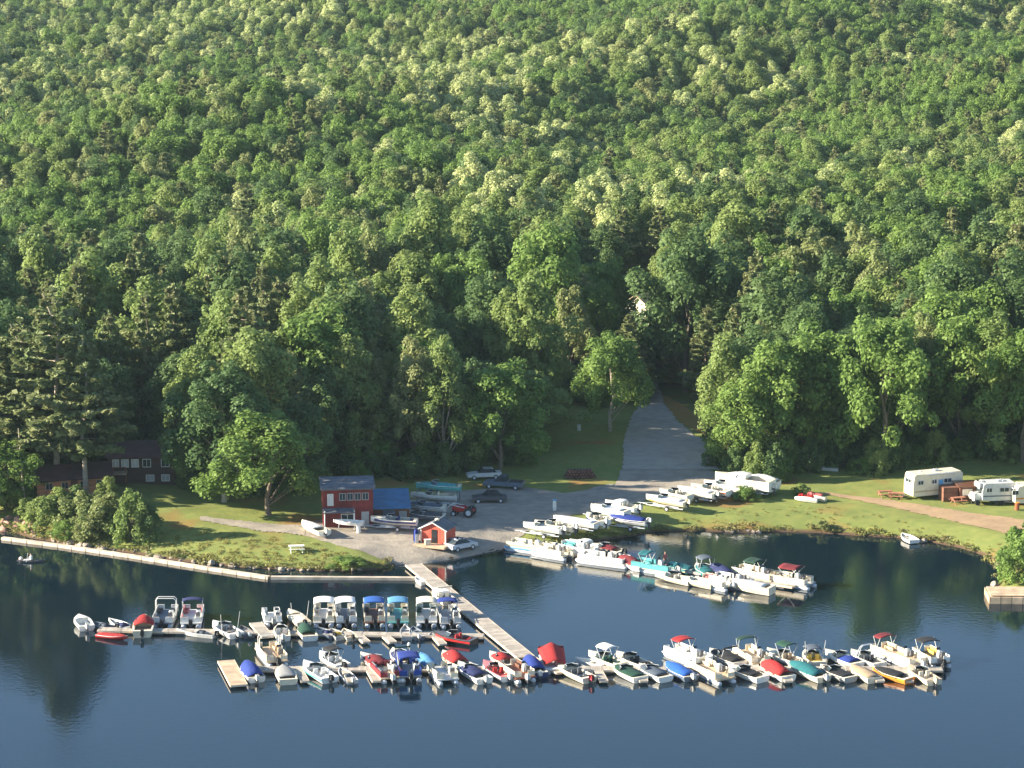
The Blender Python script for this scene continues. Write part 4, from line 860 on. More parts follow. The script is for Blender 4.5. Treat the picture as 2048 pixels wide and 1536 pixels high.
def walls(parent, w, d, h, mat, c=(0, 0), z=0, gh=0, name='wall', gaxis='y'):
    b_ = MB(); x0, x1, y0, y1 = c[0] - w / 2, c[0] + w / 2, c[1] - d / 2, c[1] + d / 2
    b_.box((c[0], c[1], z + h / 2), (w, d, h))
    if gh:
        if gaxis == 'y': b_.add([(x0, y0, z + h), (x1, y0, z + h), (c[0], y0, z + h + gh), (x0, y1, z + h), (x1, y1, z + h), (c[0], y1, z + h + gh)], [(0, 1, 2), (5, 4, 3), (0, 2, 5, 3), (1, 4, 5, 2)])
        else: b_.add([(x0, y0, z + h), (x0, y1, z + h), (x0, c[1], z + h + gh), (x1, y0, z + h), (x1, y1, z + h), (x1, c[1], z + h + gh)], [(0, 1, 2), (5, 4, 3), (0, 2, 5, 3), (1, 4, 5, 2)])
    return b_.build(name, mat, parent)
# red two-storey shop
p = loc(697, 1056); sh_ = thing('shop', 'red two-storey shop with a grey roof and a blue roofed lean-to', 'building', p, 6 * D2R)
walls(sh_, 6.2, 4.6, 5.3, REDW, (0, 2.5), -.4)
b_ = MB(); b_.add([(-3.4, -.15, 4.86), (3.4, -.15, 4.86), (3.4, 5.1, 5.25), (-3.4, 5.1, 5.25), (-3.4, -.15, 5.06), (3.4, -.15, 5.06), (3.4, 5.1, 5.45), (-3.4, 5.1, 5.45)], [(3,2,1,0),(4,5,6,7),(0,1,5,4),(1,2,6,5),(2,3,7,6),(3,0,4,7)])
b_.build('roof', SHING, sh_)
b_ = MB().box((-1.2, -.45, 2.35), (4.0, 1.3, .10), 0, .22); b_.build('porch_roof', SHING, sh_)
window(sh_, (-2.2, .2, 3.6), .75, 1.5, pane=gloss('lightgrey'))
for k in range(4): window(sh_, (-.7 + k * .95, .2, 3.95), .8, .95, fr='grey')
window(sh_, (-.1, .2, 1.3), 1.6, .95); MB().box((2.1, .17, .95), (.95, .06, 2.1)).build('door', gloss('grey'), sh_)
MB().tube((-2.95, -.9, -.2), (-2.95, -.9, 2.4), .07).tube((.7, -.9, -.2), (.7, -.9, 2.4), .07).build('porch_post', gloss('white'), sh_)
walls(sh_, 4.6, 4.2, 2.3, BROWNW, (5.45, 4.2), -.4, name='lean_to')
b_ = MB(); b_.add([(3.15, .9, 2.05), (7.9, .9, 2.05), (7.9, 6.5, 3.3), (3.15, 6.5, 3.3), (3.15, .9, 2.15), (7.9, .9, 2.15), (7.9, 6.5, 3.4), (3.15, 6.5, 3.4)], [(3,2,1,0),(4,5,6,7),(0,1,5,4),(1,2,6,5),(2,3,7,6),(3,0,4,7)]); b_.build('lean_to_roof', BLUER, sh_)
MB().box((5.2, 2.07, .75), (1.6, .06, 1.9)).build('lean_to_door', gloss('slate'), sh_)
MB().box((6.9, 2.06, 1.1), (1.0, .05, .8)).build('lean_to_window', gloss('grey'), sh_)
# small red shed on a skid deck
p = loc(868, 1090); s1 = thing('shed', 'small bright red gabled shed with white trim standing on a plank deck', 'shed', p, -22 * D2R)
MB().box((0, .6, .14), (4.2, 4.6, .26)).build('base_deck', TANW, s1)
walls(s1, 3.3, 3.0, 1.75, REDS, (0, 1.3), .27, .75)
rf_ = gable(MB(), 3.3, 3.0, 2.02, .78, .22, .10, 'y').build('roof', SHING, s1); rf_.location = (0, 1.3, .02)
b_ = MB()
for s_ in (-1, 1):
    b_.tube((s_ * 1.9, -.44, 1.93), (0, -.44, 2.86), .075, 4); b_.box((s_ * 1.62, -.23, 1.14), (.14, .06, 1.74))
b_.build('trim', gloss('white'), s1)
MB().box((.15, -.215, 1.15), (.75, .05, 1.7)).build('door', gloss('black'), s1)
MB().ball((0, 1.0, 2.98), (.32, .32, .18), 8, 5).build('roof_vent', gloss('cream'), s1)
b_ = thing('cooler_box', 'cream box on the deck of the small red shed', 'box', p + Vector((-.75, -.95, .27)), .2); MB().rbox((0, 0, .32), (.8, .5, .62), .9).build('box', gloss('cream'), b_); MB().box((0, 0, .66), (.84, .54, .06)).build('lid', gloss('white'), b_)
b_ = thing('tarp_stack', 'blue and white covered stack beside the small red shed', 'tarp', p + Vector((-2.2, .5, .05)), .2); MB().rbox((0, 0, .9), (.55, 1.1, 1.8), .7).build('tarp', cloth('blue'), b_); MB().rbox((0, -.62, .7), (.42, .12, 1.3), .8).build('board', gloss('lightgrey'), b_)
# house on the left
p = loc(285, 968); h1 = thing('house', 'dark house with white framed windows in shade under the pines', 'house', p, 4 * D2R)
walls(h1, 8.6, 5.0, 4.3, DARKW, (0, 2.65), -.6, 1.3, gaxis='x')
rf_ = gable(MB(), 8.6, 5.0, 3.72, 1.35, .45, .14, 'x').build('roof', DKSH, h1); rf_.location = (0, 2.65, 0)
MB().box((2.6, 0.9, 4.9), (.7, .7, 1.2)).build('chimney', gloss('rust'), rf_)
for k, (x, w_) in enumerate(((-3.4, .9), (-2.2, 1.0), (-.9, 1.0), (.6, 1.1), (3.0, 1.1))): window(h1, (x, .15, 2.75), w_, 1.1, pane=gloss('lightgrey') if k < 3 else None)
for x in (1.0, 3.0): window(h1, (x, .15, .75), 1.1, .9, pane=gloss('grey'))
b_ = MB().box((-3.6, -.9, 1.75), (3.4, 2.0, .14)); b_.build('balcony', TANW, h1); b_ = MB()
for x in (-5.2, -3.6, -2.0): b_.tube((x, -1.8, -.3), (x, -1.8, 2.7), .06)
b_.tube((-5.2, -1.8, 2.65), (-2.0, -1.8, 2.65), .05); b_.build('balcony_rail', gloss('rust'), h1)
b_ = MB().box((-4.2, -1.0, 2.0), (.9, .6, .4)); b_.build('planter', gloss('pink'), h1)
# cedar cabin
p = loc(150, 992); h2 = thing('cabin', 'cedar coloured cabin with an open porch rail behind the pine trunks', 'cabin', p, 18 * D2R)
walls(h2, 9.5, 4.5, 3.0, ORW, (0, 2.6), -.7, 1.2, gaxis='x')
rf_ = gable(MB(), 9.5, 4.5, 2.32, 1.25, .4, .12, 'x').build('roof', DKSH, h2); rf_.location = (0, 2.6, 0)
MB().box((0, -.5, .35), (9.5, 1.6, .12)).build('porch_floor', TANW, h2); b_ = MB()
for k in range(8): b_.tube((-4.6 + k * 1.31, -1.2, -.6), (-4.6 + k * 1.31, -1.2, 1.3), .06)
for z_ in (.75, 1.3): b_.tube((-4.6, -1.2, z_), (4.6, -1.2, z_), .05)
b_.build('porch_rail', gloss('orange') if False else paint('cedar_rail', (.58,.27,.13), .8), h2)
for x in (-3.2, -1.2, 1.2, 3.3): window(h2, (x, .33, 1.4), .95, .95, fr='tan')
MB().box((0, .33, 1.2), (.85, .05, 1.75)).build('door', gloss('brown'), h2)

# ------------------------------------------------------------------ vehicles and trailers
def wheel(parent, x, y, r_=.33, w_=.24, name='wheel'):
    o = MB().tube((x - w_ / 2, y, r_), (x + w_ / 2, y, r_), r_, 16).build(name, col('black', .8), parent); MB().tube((x - w_ / 2 - .01, y, r_), (x + w_ / 2 + .01, y, r_), r_ * .55, 12).build('rim', gloss('silver'), o)
def car(label, px, py, deg, c='slate', kind_='car', L=4.6, W=1.8):
    p = loc(px, py); r = thing({'car': 'parked_car', 'pickup': 'pickup_truck', 'van': 'parked_van'}[kind_], label, {'car': 'car', 'pickup': 'pickup truck', 'van': 'van'}[kind_], p, deg * D2R); h = L / 2
    if kind_ == 'pickup': prof = [(-h, .45), (-h, 1.0), (-.35 * L / 2 * 1.0, 1.02), (h - 1.3, 1.02), (h - .1, .88), (h, .45)]; cab = [(-.55, 1.0), (-.35, 1.68), (.55, 1.70), (1.15, 1.0)]
    elif kind_ == 'van': prof = [(-h, .4), (-h, 1.05), (h - .9, 1.08), (h - .05, .85), (h, .4)]; cab = [(-h + .03, 1.03), (-h + .15, 1.85), (h - 1.6, 1.87), (h - .75, 1.05)]
    else: prof = [(-h, .4), (-h + .05, .92), (-.9, .95), (.95, .93), (h - .12, .78), (h, .4)]; cab = [(-1.65, .9), (-1.15, 1.42), (.15, 1.46), (.95, .9)]
    b_ = MB(); n = len(prof)
    xs_ = ((-1, 0), (-.86, .0), (.86, 0), (1, 0)); rings = [[(s_ * W / 2, y, z - (.03 if abs(s_) == 1 and z > .6 else 0)) for (y, z) in prof] for s_, _ in xs_]; b_.loft(rings, cap=True)
    bd = b_.build('body', gloss(c), r)
    b_ = MB(); b_.loft([[(s_ * W / 2 * k, y * (1 if k > .8 else .96), z) for (y, z) in cab] for s_, k in ((-1, .84), (-1, .80), (1, .80), (1, .84))], cap=True); b_.build('window_glass', glass(), r)
    zt = cab[1][1]; MB().rbox((0, (cab[1][0] + cab[2][0]) / 2, zt + .02), (W * .80, cab[2][0] - cab[1][0] + .1, .10), .9).build('roof', gloss(c), r)
    for sx in (-1, 1):
        for y in (-h + .85, h - .85): wheel(r, sx * (W / 2 - .12), y)
        MB().rbox((sx * (W / 2 - .3), h - .03, .68), (.34, .08, .16), .9).build('headlight', gloss('white'), r); MB().rbox((sx * (W / 2 - .25), -h + .02, .75), (.26, .06, .18), .9).build('tail_light', gloss('red'), r)
    if kind_ == 'pickup': MB().box((0, -h / 2 - .35, 1.035), (W * .82, h - .85, .02)).build('truck_bed', col('black', .8), r)
    return r
car('silver grey car half in shade with its nose in the sun beside the grass', 968, 957, 100, 'lightgrey', 'car')
car('dark pickup truck parked in shade beside the silver car', 1008, 976, 75, 'slate', 'pickup', 5.3, 1.95)
car('dark low car in deep shade in the middle of the yard', 978, 1004, 95, 'darkgrey', 'car')
car('pale silver car at the water edge of the ramp beside the small red shed', 922, 1099, -52, 'silver', 'car', 4.0)
def trailer(label, p, rz, L=5.0):
    r = thing('boat_trailer', label, 'boat trailer', p, rz, 'boat trailers on land'); b_ = MB()
    for sx in (-1, 1): b_.box((sx * .62, -.3, .48), (.09, L * .8, .10)); b_.tube((sx * .62, L * .36, .48), (0, L * .56, .46), .05)
    b_.tube((0, L * .54, .46), (0, L * .68, .44), .05); b_.tube((0, L * .6, .44), (0, L * .6, -.02), .04)
    for y in (-.4 * L, 0, .3 * L): b_.box((0, y, .46), (1.24, .08, .08))
    for sx in (-1, 1): b_.box((sx * .42, -.2, .60), (.12, L * .6, .14))
    b_.build('frame', gloss('silver'), r)
    for sx in (-1, 1): wheel(r, sx * .92, -.6, .31, .2); MB().rbox((sx * .92, -.6, .68), (.26, .84, .08), .9).build('fender', gloss('darkgrey'), r)
def land(label, px, py, deg, kindb='run', lift=.80, tl=True, sideways=None, **k):
    p = loc(px, py); L = k.get('L', 5.6)
    if tl: trailer('trailer under the ' + label, p, deg * D2R, L)
    f = pontoon if kindb == 'pon' else runabout if kindb == 'run' else skiff
    k.setdefault('group', 'boats stored on land')
    if f is not pontoon and f is not skiff: k.setdefault('name', 'motor_boat')
    return f(label, p.x, p.y, deg * D2R, z=p.z + lift, **k)
land('white boat nearest the ramp end of the spit', 1085, 1074, 64, mot='white', deck='white', L=5.6, cover='cream', cy1=.6, ctop=.15)
land('cream boat in the middle of the three at the spit tip', 1108, 1070, 64, mot='white', hull='cream', L=5.6)
land('long white boat lying across the spit with a plain cover', 1150, 1062, 62, L=6.4, cover='white', cy0=.05, cy1=.95, ctop=.2, mot=None)
land('blue and white runabout on the spit beside the long white boat', 1192, 1056, 30, hull='white', stripe='navy', inner='navy', L=4.6, mot='white')
land('white high sided boat behind the blue tarp boat', 1218, 1042, 58, L=5.6, h0=.9, hull='white', cover='white', cy0=.1, cy1=.9, ctop=.2, mot=None)
land('white cuddy boat at the top of the spit beside the yard edge', 1243, 1030, 52, L=5.4, cabin=True, mot='white')
land('boat wrapped in a bright blue tarp on the spit', 1256, 1059, 70, L=5.2, W=2.2, hull='white', cover='blue', cy0=.02, cy1=.98, ctop=.5, mot='white')
land('boat with a yellow lower hull and white sides on the grass', 1332, 1019, 58, L=6.2, hull='cream', bottom='yellow', deck='white', mot='cream', cover='white', cy0=.1, cy1=.6, ctop=.25)
land('white boat with a chrome windshield behind the yellow bottomed boat', 1350, 1006, 55, 'run', L=5.0, mot=None, hull='lightgrey')
land('low white boat, left of the three side by side on the grass', 1392, 1002, 56, L=6.0, mot='white', cover='white', cy0=.1, cy1=.95, ctop=.15)
land('low white boat, middle of the three side by side on the grass', 1420, 997, 56, L=6.0, mot=None, stripe='rust')
land('low white boat, right of the three side by side on the grass', 1447, 990, 56, L=6.2, mot='white', cover='cream', cy0=.1, cy1=.9, ctop=.2)
land('big white cabin cruiser, tallest boat on land, under the leafy trees', 1487, 988, 62, L=8.6, W=3.0, h0=1.35, lift=.9, cabin=True, bottom='rust', mot='white', wind=True)
land('pale tarped boat right behind the big white cabin cruiser', 1526, 984, 60, L=4.6, W=2.2, h0=.9, cover='lightgrey', cy0=.02, cy1=.97, ctop=.7, mot=None)
land('white boat tilted on the grass beside the drive left of the shop', 627, 1066, 35, L=5.8, W=2.2, tl=False, lift=.25, cover='white', cy0=.3, cy1=.97, ctop=.2, mot='white')
land('upturned looking white hull on stands in front of the shop door', 697, 1062, 80, 'skiff', L=3.8, W=1.6, tl=False, lift=.85, hull='white', inner='white', mot=None)
b_ = thing('boat_stand', 'tall thin stand holding the white hull in front of the shop door', 'stand', loc(697, 1062), .1); q_ = MB()
for x in (-1.3, 1.3):
    for y in (-.4, .4): q_.tube((x, y, -.1), (x * .9, y * .8, .9), .05)
    q_.box((x * .9, 0, .88), (.08, 1.0, .08))
q_.build('stand_frame', gloss('grey'), b_)
land('white and blue speedboat on a trailer under the blue lean-to roof', 788, 1060, 82, L=6.2, W=2.3, stripe='navy', inner='navy', seat='navy', mot=None)
GST = 'shaded boats stored behind the lean-to'
land('pale aqua boat on top of the shaded rack behind the lean-to', 877, 1008, 84, L=6.2, hull='aqua', cover='aqua', cy0=.1, cy1=.9, ctop=.3, lift=1.9, tl=False, group=GST, mot=None)
land('grey green boat below the aqua one on the shaded rack', 868, 1012, 84, L=6.4, hull='lightgrey', lift=.9, group=GST, mot=None)
land('grey boat at the front of the shaded rows beside the blue roof', 850, 1032, 80, L=5.6, hull='lightgrey', cover='slate', cy0=.1, cy1=.9, ctop=.3, group=GST, mot=None)
land('dark hulled boat with a white name patch under the front grey boat', 852, 1046, 82, L=5.2, hull='slate', cover='darkgrey', cy0=.1, cy1=.9, ctop=.25, group=GST, mot=None, lift=.5, tl=False)
b_ = thing('storage_rack', 'steel rack holding the pale aqua boat', 'rack', loc(877, 1008), -6 * D2R); q_ = MB()
for x in (-2.6, 0, 2.6):
    for y in (-1.3, 1.3): q_.tube((x, y, -.1), (x, y, 2.0), .06)
    q_.box((x, 0, 1.88), (.1, 2.6, .1))
q_.build('rack_frame', gloss('slate'), b_)
# red tractor
r_ = thing('tractor', 'red tractor with a pale loader arm at the edge of the shaded yard', 'tractor', loc(928, 1032), 75 * D2R)
MB().rbox((0, .55, .95), (.85, 1.9, .8), .85).build('hood', gloss('red'), r_); MB().box((0, -.7, .8), (1.2, 1.2, .25)).build('platform', gloss('red'), r_)
MB().rbox((0, -.85, 1.15), (.5, .45, .4), .8).build('seat', col('black', .8), r_); MB().path([(-.6, -1.1, .9), (-.6, -1.1, 2.1), (.6, -1.1, 2.1), (.6, -1.1, .9)], .04).build('roll_bar', gloss('darkgrey'), r_)
MB().path([(.55, -.2, 1.2), (.55, 1.6, 1.5), (.55, 2.6, .5)], .06).path([(-.55, -.2, 1.2), (-.55, 1.6, 1.5), (-.55, 2.6, .5)], .06).box((0, 2.75, .45), (1.7, .5, .5)).build('loader', gloss('lightgrey'), r_)
for sx in (-1, 1): wheel(r_, sx * .72, -.8, .62, .36); wheel(r_, sx * .62, 1.2, .38, .26)
for sx in (-1, 1): MB().ball((sx * .25, 1.52, 1.05), (.09, .05, .09)).build('headlight', gloss('white'), r_)

def camper(label, px, py, deg, L=8.2, W=2.4, H=2.6, body='cream', z0=.45, nose=.4, name='caravan', cat='caravan', stripe='tan', door=True, wins=((-2.6, .9), (-.6, .8), (1.4, 1.2)), ac=True, face=-1, awn=False):
    """long axis local x, camera side is local -y"""
    r = thing(name, label, cat, loc(px, py), deg * D2R); h = L / 2; prof = [(-h, z0 + .1), (-h - .0, z0 + H * .55), (-h + nose * .4, z0 + H * .93), (-h + nose, z0 + H), (h - .35, z0 + H), (h, z0 + H * .88), (h, z0 + .1), (h - .2, z0), (-h + .2, z0)]
    b_ = MB(); b_.loft([[(x * (1 if k else .985), y, z_ - (0 if k else .03) * (z_ > z0 + H * .8)) for x, z_ in prof] for y, k in ((-W / 2, 0), (-W / 2 + .06, 1), (W / 2 - .06, 1), (W / 2, 0))], cap=True); b_.build('body', gloss(body), r)
    MB().box((0, -W / 2 - .008, z0 + .62), (L * .94, .012, .18)).build('side_stripe', gloss(stripe), r)
    for (x, w_) in wins: window(r, (x, -W / 2, z0 + H * .62), w_, .62, fr='lightgrey')
    if door: MB().box((.4, -W / 2 - .012, z0 + 1.05), (.66, .03, 1.9)).build('door', gloss('lightblue'), r)
    window(r, (-h, 0, z0 + H * .68), 1.5, .6, face='x', fr='lightgrey')
    if ac: MB().rbox((.3, 0, z0 + H + .14), (.9, .7, .26), .85).build('roof_air_conditioner', gloss('white'), r); MB().rbox((-1.9, .2, z0 + H + .06), (.4, .4, .12), .9).build('roof_vent', gloss('white'), r)
    for sx in (-.35, .45): 
        for s2 in (-1, 1):
            o = MB().tube((sx, s2 * (W / 2 - .24), .33), (sx, s2 * (W / 2 - .02), .33), .33, 14).build('wheel', col('black', .8), r)
    MB().path([(-h, -.5, z0), (-h - 1.1, 0, z0), (-h, .5, z0)], .05).tube((-h - 1.0, 0, z0), (-h - 1.0, 0, -.02), .04).build('drawbar', gloss('darkgrey'), r)
    if awn: MB().tube((-1.8, -W / 2 - .1, z0 + H - .15), (2.2, -W / 2 - .1, z0 + H - .15), .09, 8).build('awning_roll', gloss('lightgrey'), r)
    return r
camper('long cream caravan with its sunlit end towards the path', 1866, 992, 22, L=7.4, H=2.9, awn=True)
camper('round white travel trailer cut by the right edge', 2062, 1008, 10, L=5.2, H=2.3, nose=1.0, stripe='orange')
# motorhome
r_ = camper('white and grey motorhome with its cab pointing left at the lawn', 1993, 1006, 8, L=4.6, H=2.3, body='lightgrey', z0=.6, name='motorhome', cat='motorhome', door=False, wins=((-1.4, .8), (.6, 1.3)), ac=True, stripe='slate')
MB().rbox((-2.75, 0, 1.05), (1.5, 2.0, 1.0), .85).build('hood', gloss('white'), r_); MB().rbox((-2.2, 0, 2.55), (1.3, 2.2, .75), .92).build('cab_over_bunk', gloss('white'), r_)
MB().box((-2.42, 0, 1.85), (.04, 1.8, .62), 0, 0).build('windshield', glass(), r_)
for s_ in (-1, 1): MB().rbox((-3.5, s_ * .72, .95), (.06, .3, .2), .9).build('headlight', gloss('white'), r_)
for s_ in (-1, 1): MB().tube((-2.8, s_ * .78, .33), (-2.8, s_ * 1.0, .33), .34, 14).build('wheel', col('black', .8), r_)
# brown shed between them
p = loc(1943, 1002); s2 = thing('camp_shed', 'brown flat roofed shed between the caravan and the motorhome', 'shed', p, 10 * D2R)
walls(s2, 3.2, 2.4, 2.0, BROWNW, (0, 1.2), -.1); MB().box((.1, 1.2, 2.0), (3.8, 2.9, .12), 0, .08).build('roof', gloss('brown'), s2)
window(s2, (-.6, 0, 1.2), 1.3, .8, pane=gloss('cream')); MB().box((.95, -.02, .95), (.8, .05, 1.8)).build('door', gloss('black'), s2)
walls(s2, 2.0, 2.2, 1.9, BROWNW, (-2.7, 1.4), -.1, name='side_room')
def table(label, px, py, deg, mat, group=None):
    r = thing('picnic_table', label, 'picnic table', loc(px, py), deg * D2R, group); MB().box((0, 0, .74), (1.9, .75, .06)).build('table_top', mat, r)
    for s_ in (-1, 1): MB().box((0, s_ * .68, .44), (1.9, .26, .05)).build('bench', mat, r)
    for s_ in (-1, 1): MB().tube((s_ * .7, -.7, -.05), (s_ * .7, .25, .72), .05, 5).tube((s_ * .7, .7, -.05), (s_ * .7, -.25, .72), .05, 5).box((s_ * .7, 0, .42), (.07, 1.5, .08)).build('leg', mat, r)
TBW = wood('red_brown_table_wood', (.40,.17,.10), 8.0)
table('red topped picnic table, farther left of the pair by the caravan', 1770, 993, 15, TBW, None); table('reddish picnic table closer to the caravan nose', 1792, 997, -12, TBW, None)
table('brown picnic table in front of the brown shed', 1916, 1006, 20, TBW, None); table('white picnic table on the edge of the left lawn', 593, 1103, 8, gloss('white'), None)
# fire wood, sign, boxes
r_ = thing('wood_pile', 'dark reddish wood pile at the shaded meadow edge', 'wood pile', loc(1160, 955), 5 * D2R); rng = random.Random(4)
for k in range(3):
    q_ = MB()
    for j in range(10 - k): q_.tube((-1.9 + j * .42 + k * .2, -.7, .2 + k * .36), (-1.9 + j * .42 + k * .2, .7, .2 + k * .36), .19, 7)
    q_.build('log_row', paint('firewood', (.16,.07,.055), .9, var=.5), r_)
def post_sign(label, px, py, h_, w_, c, name='sign'):
    r = thing(name, label, 'sign', loc(px, py), 0); MB().tube((0, 0, -.1), (0, 0, h_), .05).build('post', gloss('grey'), r); MB().box((0, -.06, h_ - w_ * .4), (w_, .04, w_ * 1.1)).build('board', gloss(c), r)
r_ = thing('gas_pump', 'small white pump post standing alone at the yard edge', 'pump', loc(1109, 1022), 0); MB().rbox((0, 0, .7), (.45, .4, 1.3), .85).build('body', gloss('white'), r_); MB().box((0, -.02, 1.45), (.5, .34, .16)).build('cap', gloss('lightblue'), r_)
r_ = thing('utility_box', 'grey utility box on the shaded meadow', 'utility box', loc(1158, 862), 0); MB().rbox((0, 0, .45), (.55, .45, .9), .92).build('body', gloss('lightgrey'), r_); MB().box((0, 0, .94), (.6, .5, .05)).build('lid', gloss('grey'), r_)
r_ = thing('bin', 'white barrel beside the drive in front of the shop', 'barrel', loc(717, 1066), 0); MB().tube((0, 0, 0), (0, 0, 1.1), .28, 12).build('barrel', gloss('white'), r_); MB().tube((0, 0, 1.1), (0, 0, 1.16), .30, 12).build('lid', gloss('lightgrey'), r_)
r_ = thing('bin', 'orange barrel near the motorhome at the right edge', 'barrel', loc(2034, 1020), 0); MB().tube((0, 0, 0), (0, 0, .95), .3, 12).build('barrel', gloss('rust'), r_); MB().tube((0, 0, .95), (0, 0, 1.0), .32, 12).build('lid', gloss('orange'), r_)
r_ = thing('tent', 'white tent glowing against the dark trees on the meadow', 'tent', loc(1102, 814), 20 * D2R); q_ = MB(); q_.add([(-1.5, -1.2, 0), (1.5, -1.2, 0), (1.5, 1.2, 0), (-1.5, 1.2, 0), (-1.0, 0, 1.7), (1.0, 0, 1.7)], [(0, 1, 5, 4), (1, 2, 5), (2, 3, 4, 5), (3, 0, 4), (3, 2, 1, 0)]); q_.build('tent_fly', cloth('white'), r_); MB().add([(-1.53, -.35, .02), (-1.53, .35, .02), (-1.12, 0, 1.35)], [(0, 1, 2)]).build('tent_door', cloth('lightblue'), r_)
r_ = thing('tarp_shelter', 'pale blue tarp glimpsed in the dark trees behind the shop', 'tarp', loc(655, 850), 0); MB().sheet([[(x, y, 1.7 + .3 * math.cos(x)) for x in (-1.6, -.8, 0, .8, 1.6)] for y in (-1, 0, 1)], .05).build('tarp', cloth('lightblue'), r_)
q_ = MB()
for x in (-1.5, 1.5):
    for y in (-.9, .9): q_.tube((x, y, -.1), (x, y, 1.75), .04)
q_.build('pole', gloss('grey'), r_)
# sunlit cottage by the road in the woods
p = COT; h3 = thing('cottage', 'small cream cottage catching the sun in a gap of the forest above the road', 'house', p, -38 * D2R)
walls(h3, 5.0, 5.0, 4.2, gloss('cream'), (0, 0), -.3, 1.6); gable(MB(), 5.0, 5.0, 3.92, 1.65, .4, .12, 'y').build('roof', gloss('tan'), h3); window(h3, (-1.2, -2.5, 2.3), 1, 1); window(h3, (1.2, -2.5, 2.3), 1, 1)
JG = None
jetski('red and white jet ski on the lawn, farther from the tree weeds', *P(1612, 1004).xy, 70 * D2R, 'white', 'red', P(1612, 1004).z + .05)
jetski('pink and white jet ski just right of the red one', *P(1630, 1001).xy, 64 * D2R, 'cream', 'pink', P(1630, 1001).z + .05)
skiff('pale canoe lying in shade at the forest edge', *P(1640, 940).xy, 75 * D2R, L=5.0, W=.95, hull='lightgrey', inner='slate', mot=None, z=P(1640, 940).z + .02, name='canoe', cat='canoe')
skiff('white rowing boat drawn up on the bank of the cove', *at(1816, 1082), 20 * D2R, L=3.4, W=1.7, hull='white', inner='cream', mot=None, z=.1)
# kayaker
rk = thing('kayak', 'dark kayak floating off the left shore with a pale paddler', 'kayak', (*at(62, 1124), 0), 95 * D2R); g_ = []
for k in range(9):
    t_ = k / 8; w_ = max(.02, .36 * math.sin(math.pi * t_) ** .7); y = -1.7 + 3.4 * t_; g_.append([(w_, y, .18 + .1 * abs(2 * t_ - 1) ** 2), (w_ * .7, y, -.03 + .15 * abs(2 * t_ - 1) ** 3), (-w_ * .7, y, -.03 + .15 * abs(2 * t_ - 1) ** 3), (-w_, y, .18 + .1 * abs(2 * t_ - 1) ** 2), (0, y, .30)])
MB().loft(g_, cap=True).build('hull', gloss('darkgrey'), rk); MB().ball((0, -.1, .26), (.26, .5, .06)).build('cockpit_rim', gloss('black'), rk)
rp = thing('person', 'person in a white shirt sitting in the kayak and holding a paddle', 'person', rk.location + Vector((.05, 0, .12)), 95 * D2R)
vs = [((0, 0, .1), .15), ((0, 0, .35), .15), ((0, .01, .56), .17), ((0, .02, .66), .07), ((-.2, .02, .57), .07), ((-.32, .18, .36), .05), ((-.28, .42, .40), .042), ((.2, .02, .57), .07), ((.32, .18, .36), .05), ((.28, .42, .42), .042), ((-.1, .4, .12), .09), ((-.12, .85, .16), .07), ((.1, .4, .12), .09), ((.12, .85, .16), .07)]
ed = [(0, 1), (1, 2), (2, 3), (2, 4), (4, 5), (5, 6), (2, 7), (7, 8), (8, 9), (0, 10), (10, 11), (0, 12), (12, 13)]
q_ = MB()
for a, b2 in ed:
    if a == 2 and b2 == 3: continue
    q_.tube(vs[a][0], vs[b2][0], vs[a][1], 8, vs[b2][1])
for v_, rr in vs[:3] + vs[4:]: q_.ball(v_, (rr, rr, rr), 8, 6)
hd = MB().tube((0, .02, .62), (0, .03, .74), .055, 8).ball((0, .04, .82), (.088, .105, .125), 10, 8).ball((0, .15, .81), (.016, .02, .025), 6, 4)
for s_ in (-1, 1): hd.ball((s_ * .09, .03, .82), (.015, .03, .035), 6, 4)
def join_person(root, parts, vox=.03):
    for nm, mb_, mt in parts:
        me = mb_.mesh(nm, mt, True); o = bpy.data.objects.new(nm, me); C.objects.link(o); o.parent = root
        md = o.modifiers.new('skin', 'REMESH'); md.mode = 'VOXEL'; md.voxel_size = vox; md.use_smooth_shade = True
skin = paint('skin', (.55,.34,.25), .6)
join_person(rp, [('body', q_, cloth('white')), ('head', hd, skin)], .022)
MB().ball((0, .02, .87), (.105, .12, .10), 10, 7).build('hair', col('brown', .8), rp, True)
q_ = thing('paddle', 'pale double paddle held across the kayak', 'paddle', rk.location + Vector((0, 0, 0)), 95 * D2R); pd = MB().tube((-.95, .46, .38), (.95, .46, .70), .018, 6).build('shaft', gloss('lightgrey'), q_)
for s_ in (-1, 1): MB().ball((s_ * 1.1, .46, .54 + s_ * .19), (.22, .03, .09), 8, 5).build('blade', gloss('white'), q_)
bo = thing('buoy', 'orange topped float beside the kayak bow', 'buoy', (*at(42, 1120), 0), 0); MB().ball((0, 0, .14), (.26, .26, .28), 10, 8).build('float', gloss('white'), bo, True); MB().tube((0, 0, -.05), (0, 0, .12), .27, 10).build('float_band', gloss('orange'), bo)
bo = thing('buoy', 'small white float in the gap between the two boat rows', 'buoy', (*at(818, 1291), 0), 0); MB().ball((0, 0, .10), (.2, .2, .24), 10, 8).build('float', gloss('white'), bo, True); MB().tube((0, 0, .3), (0, 0, .38), .04, 6).build('ring', gloss('silver'), bo)
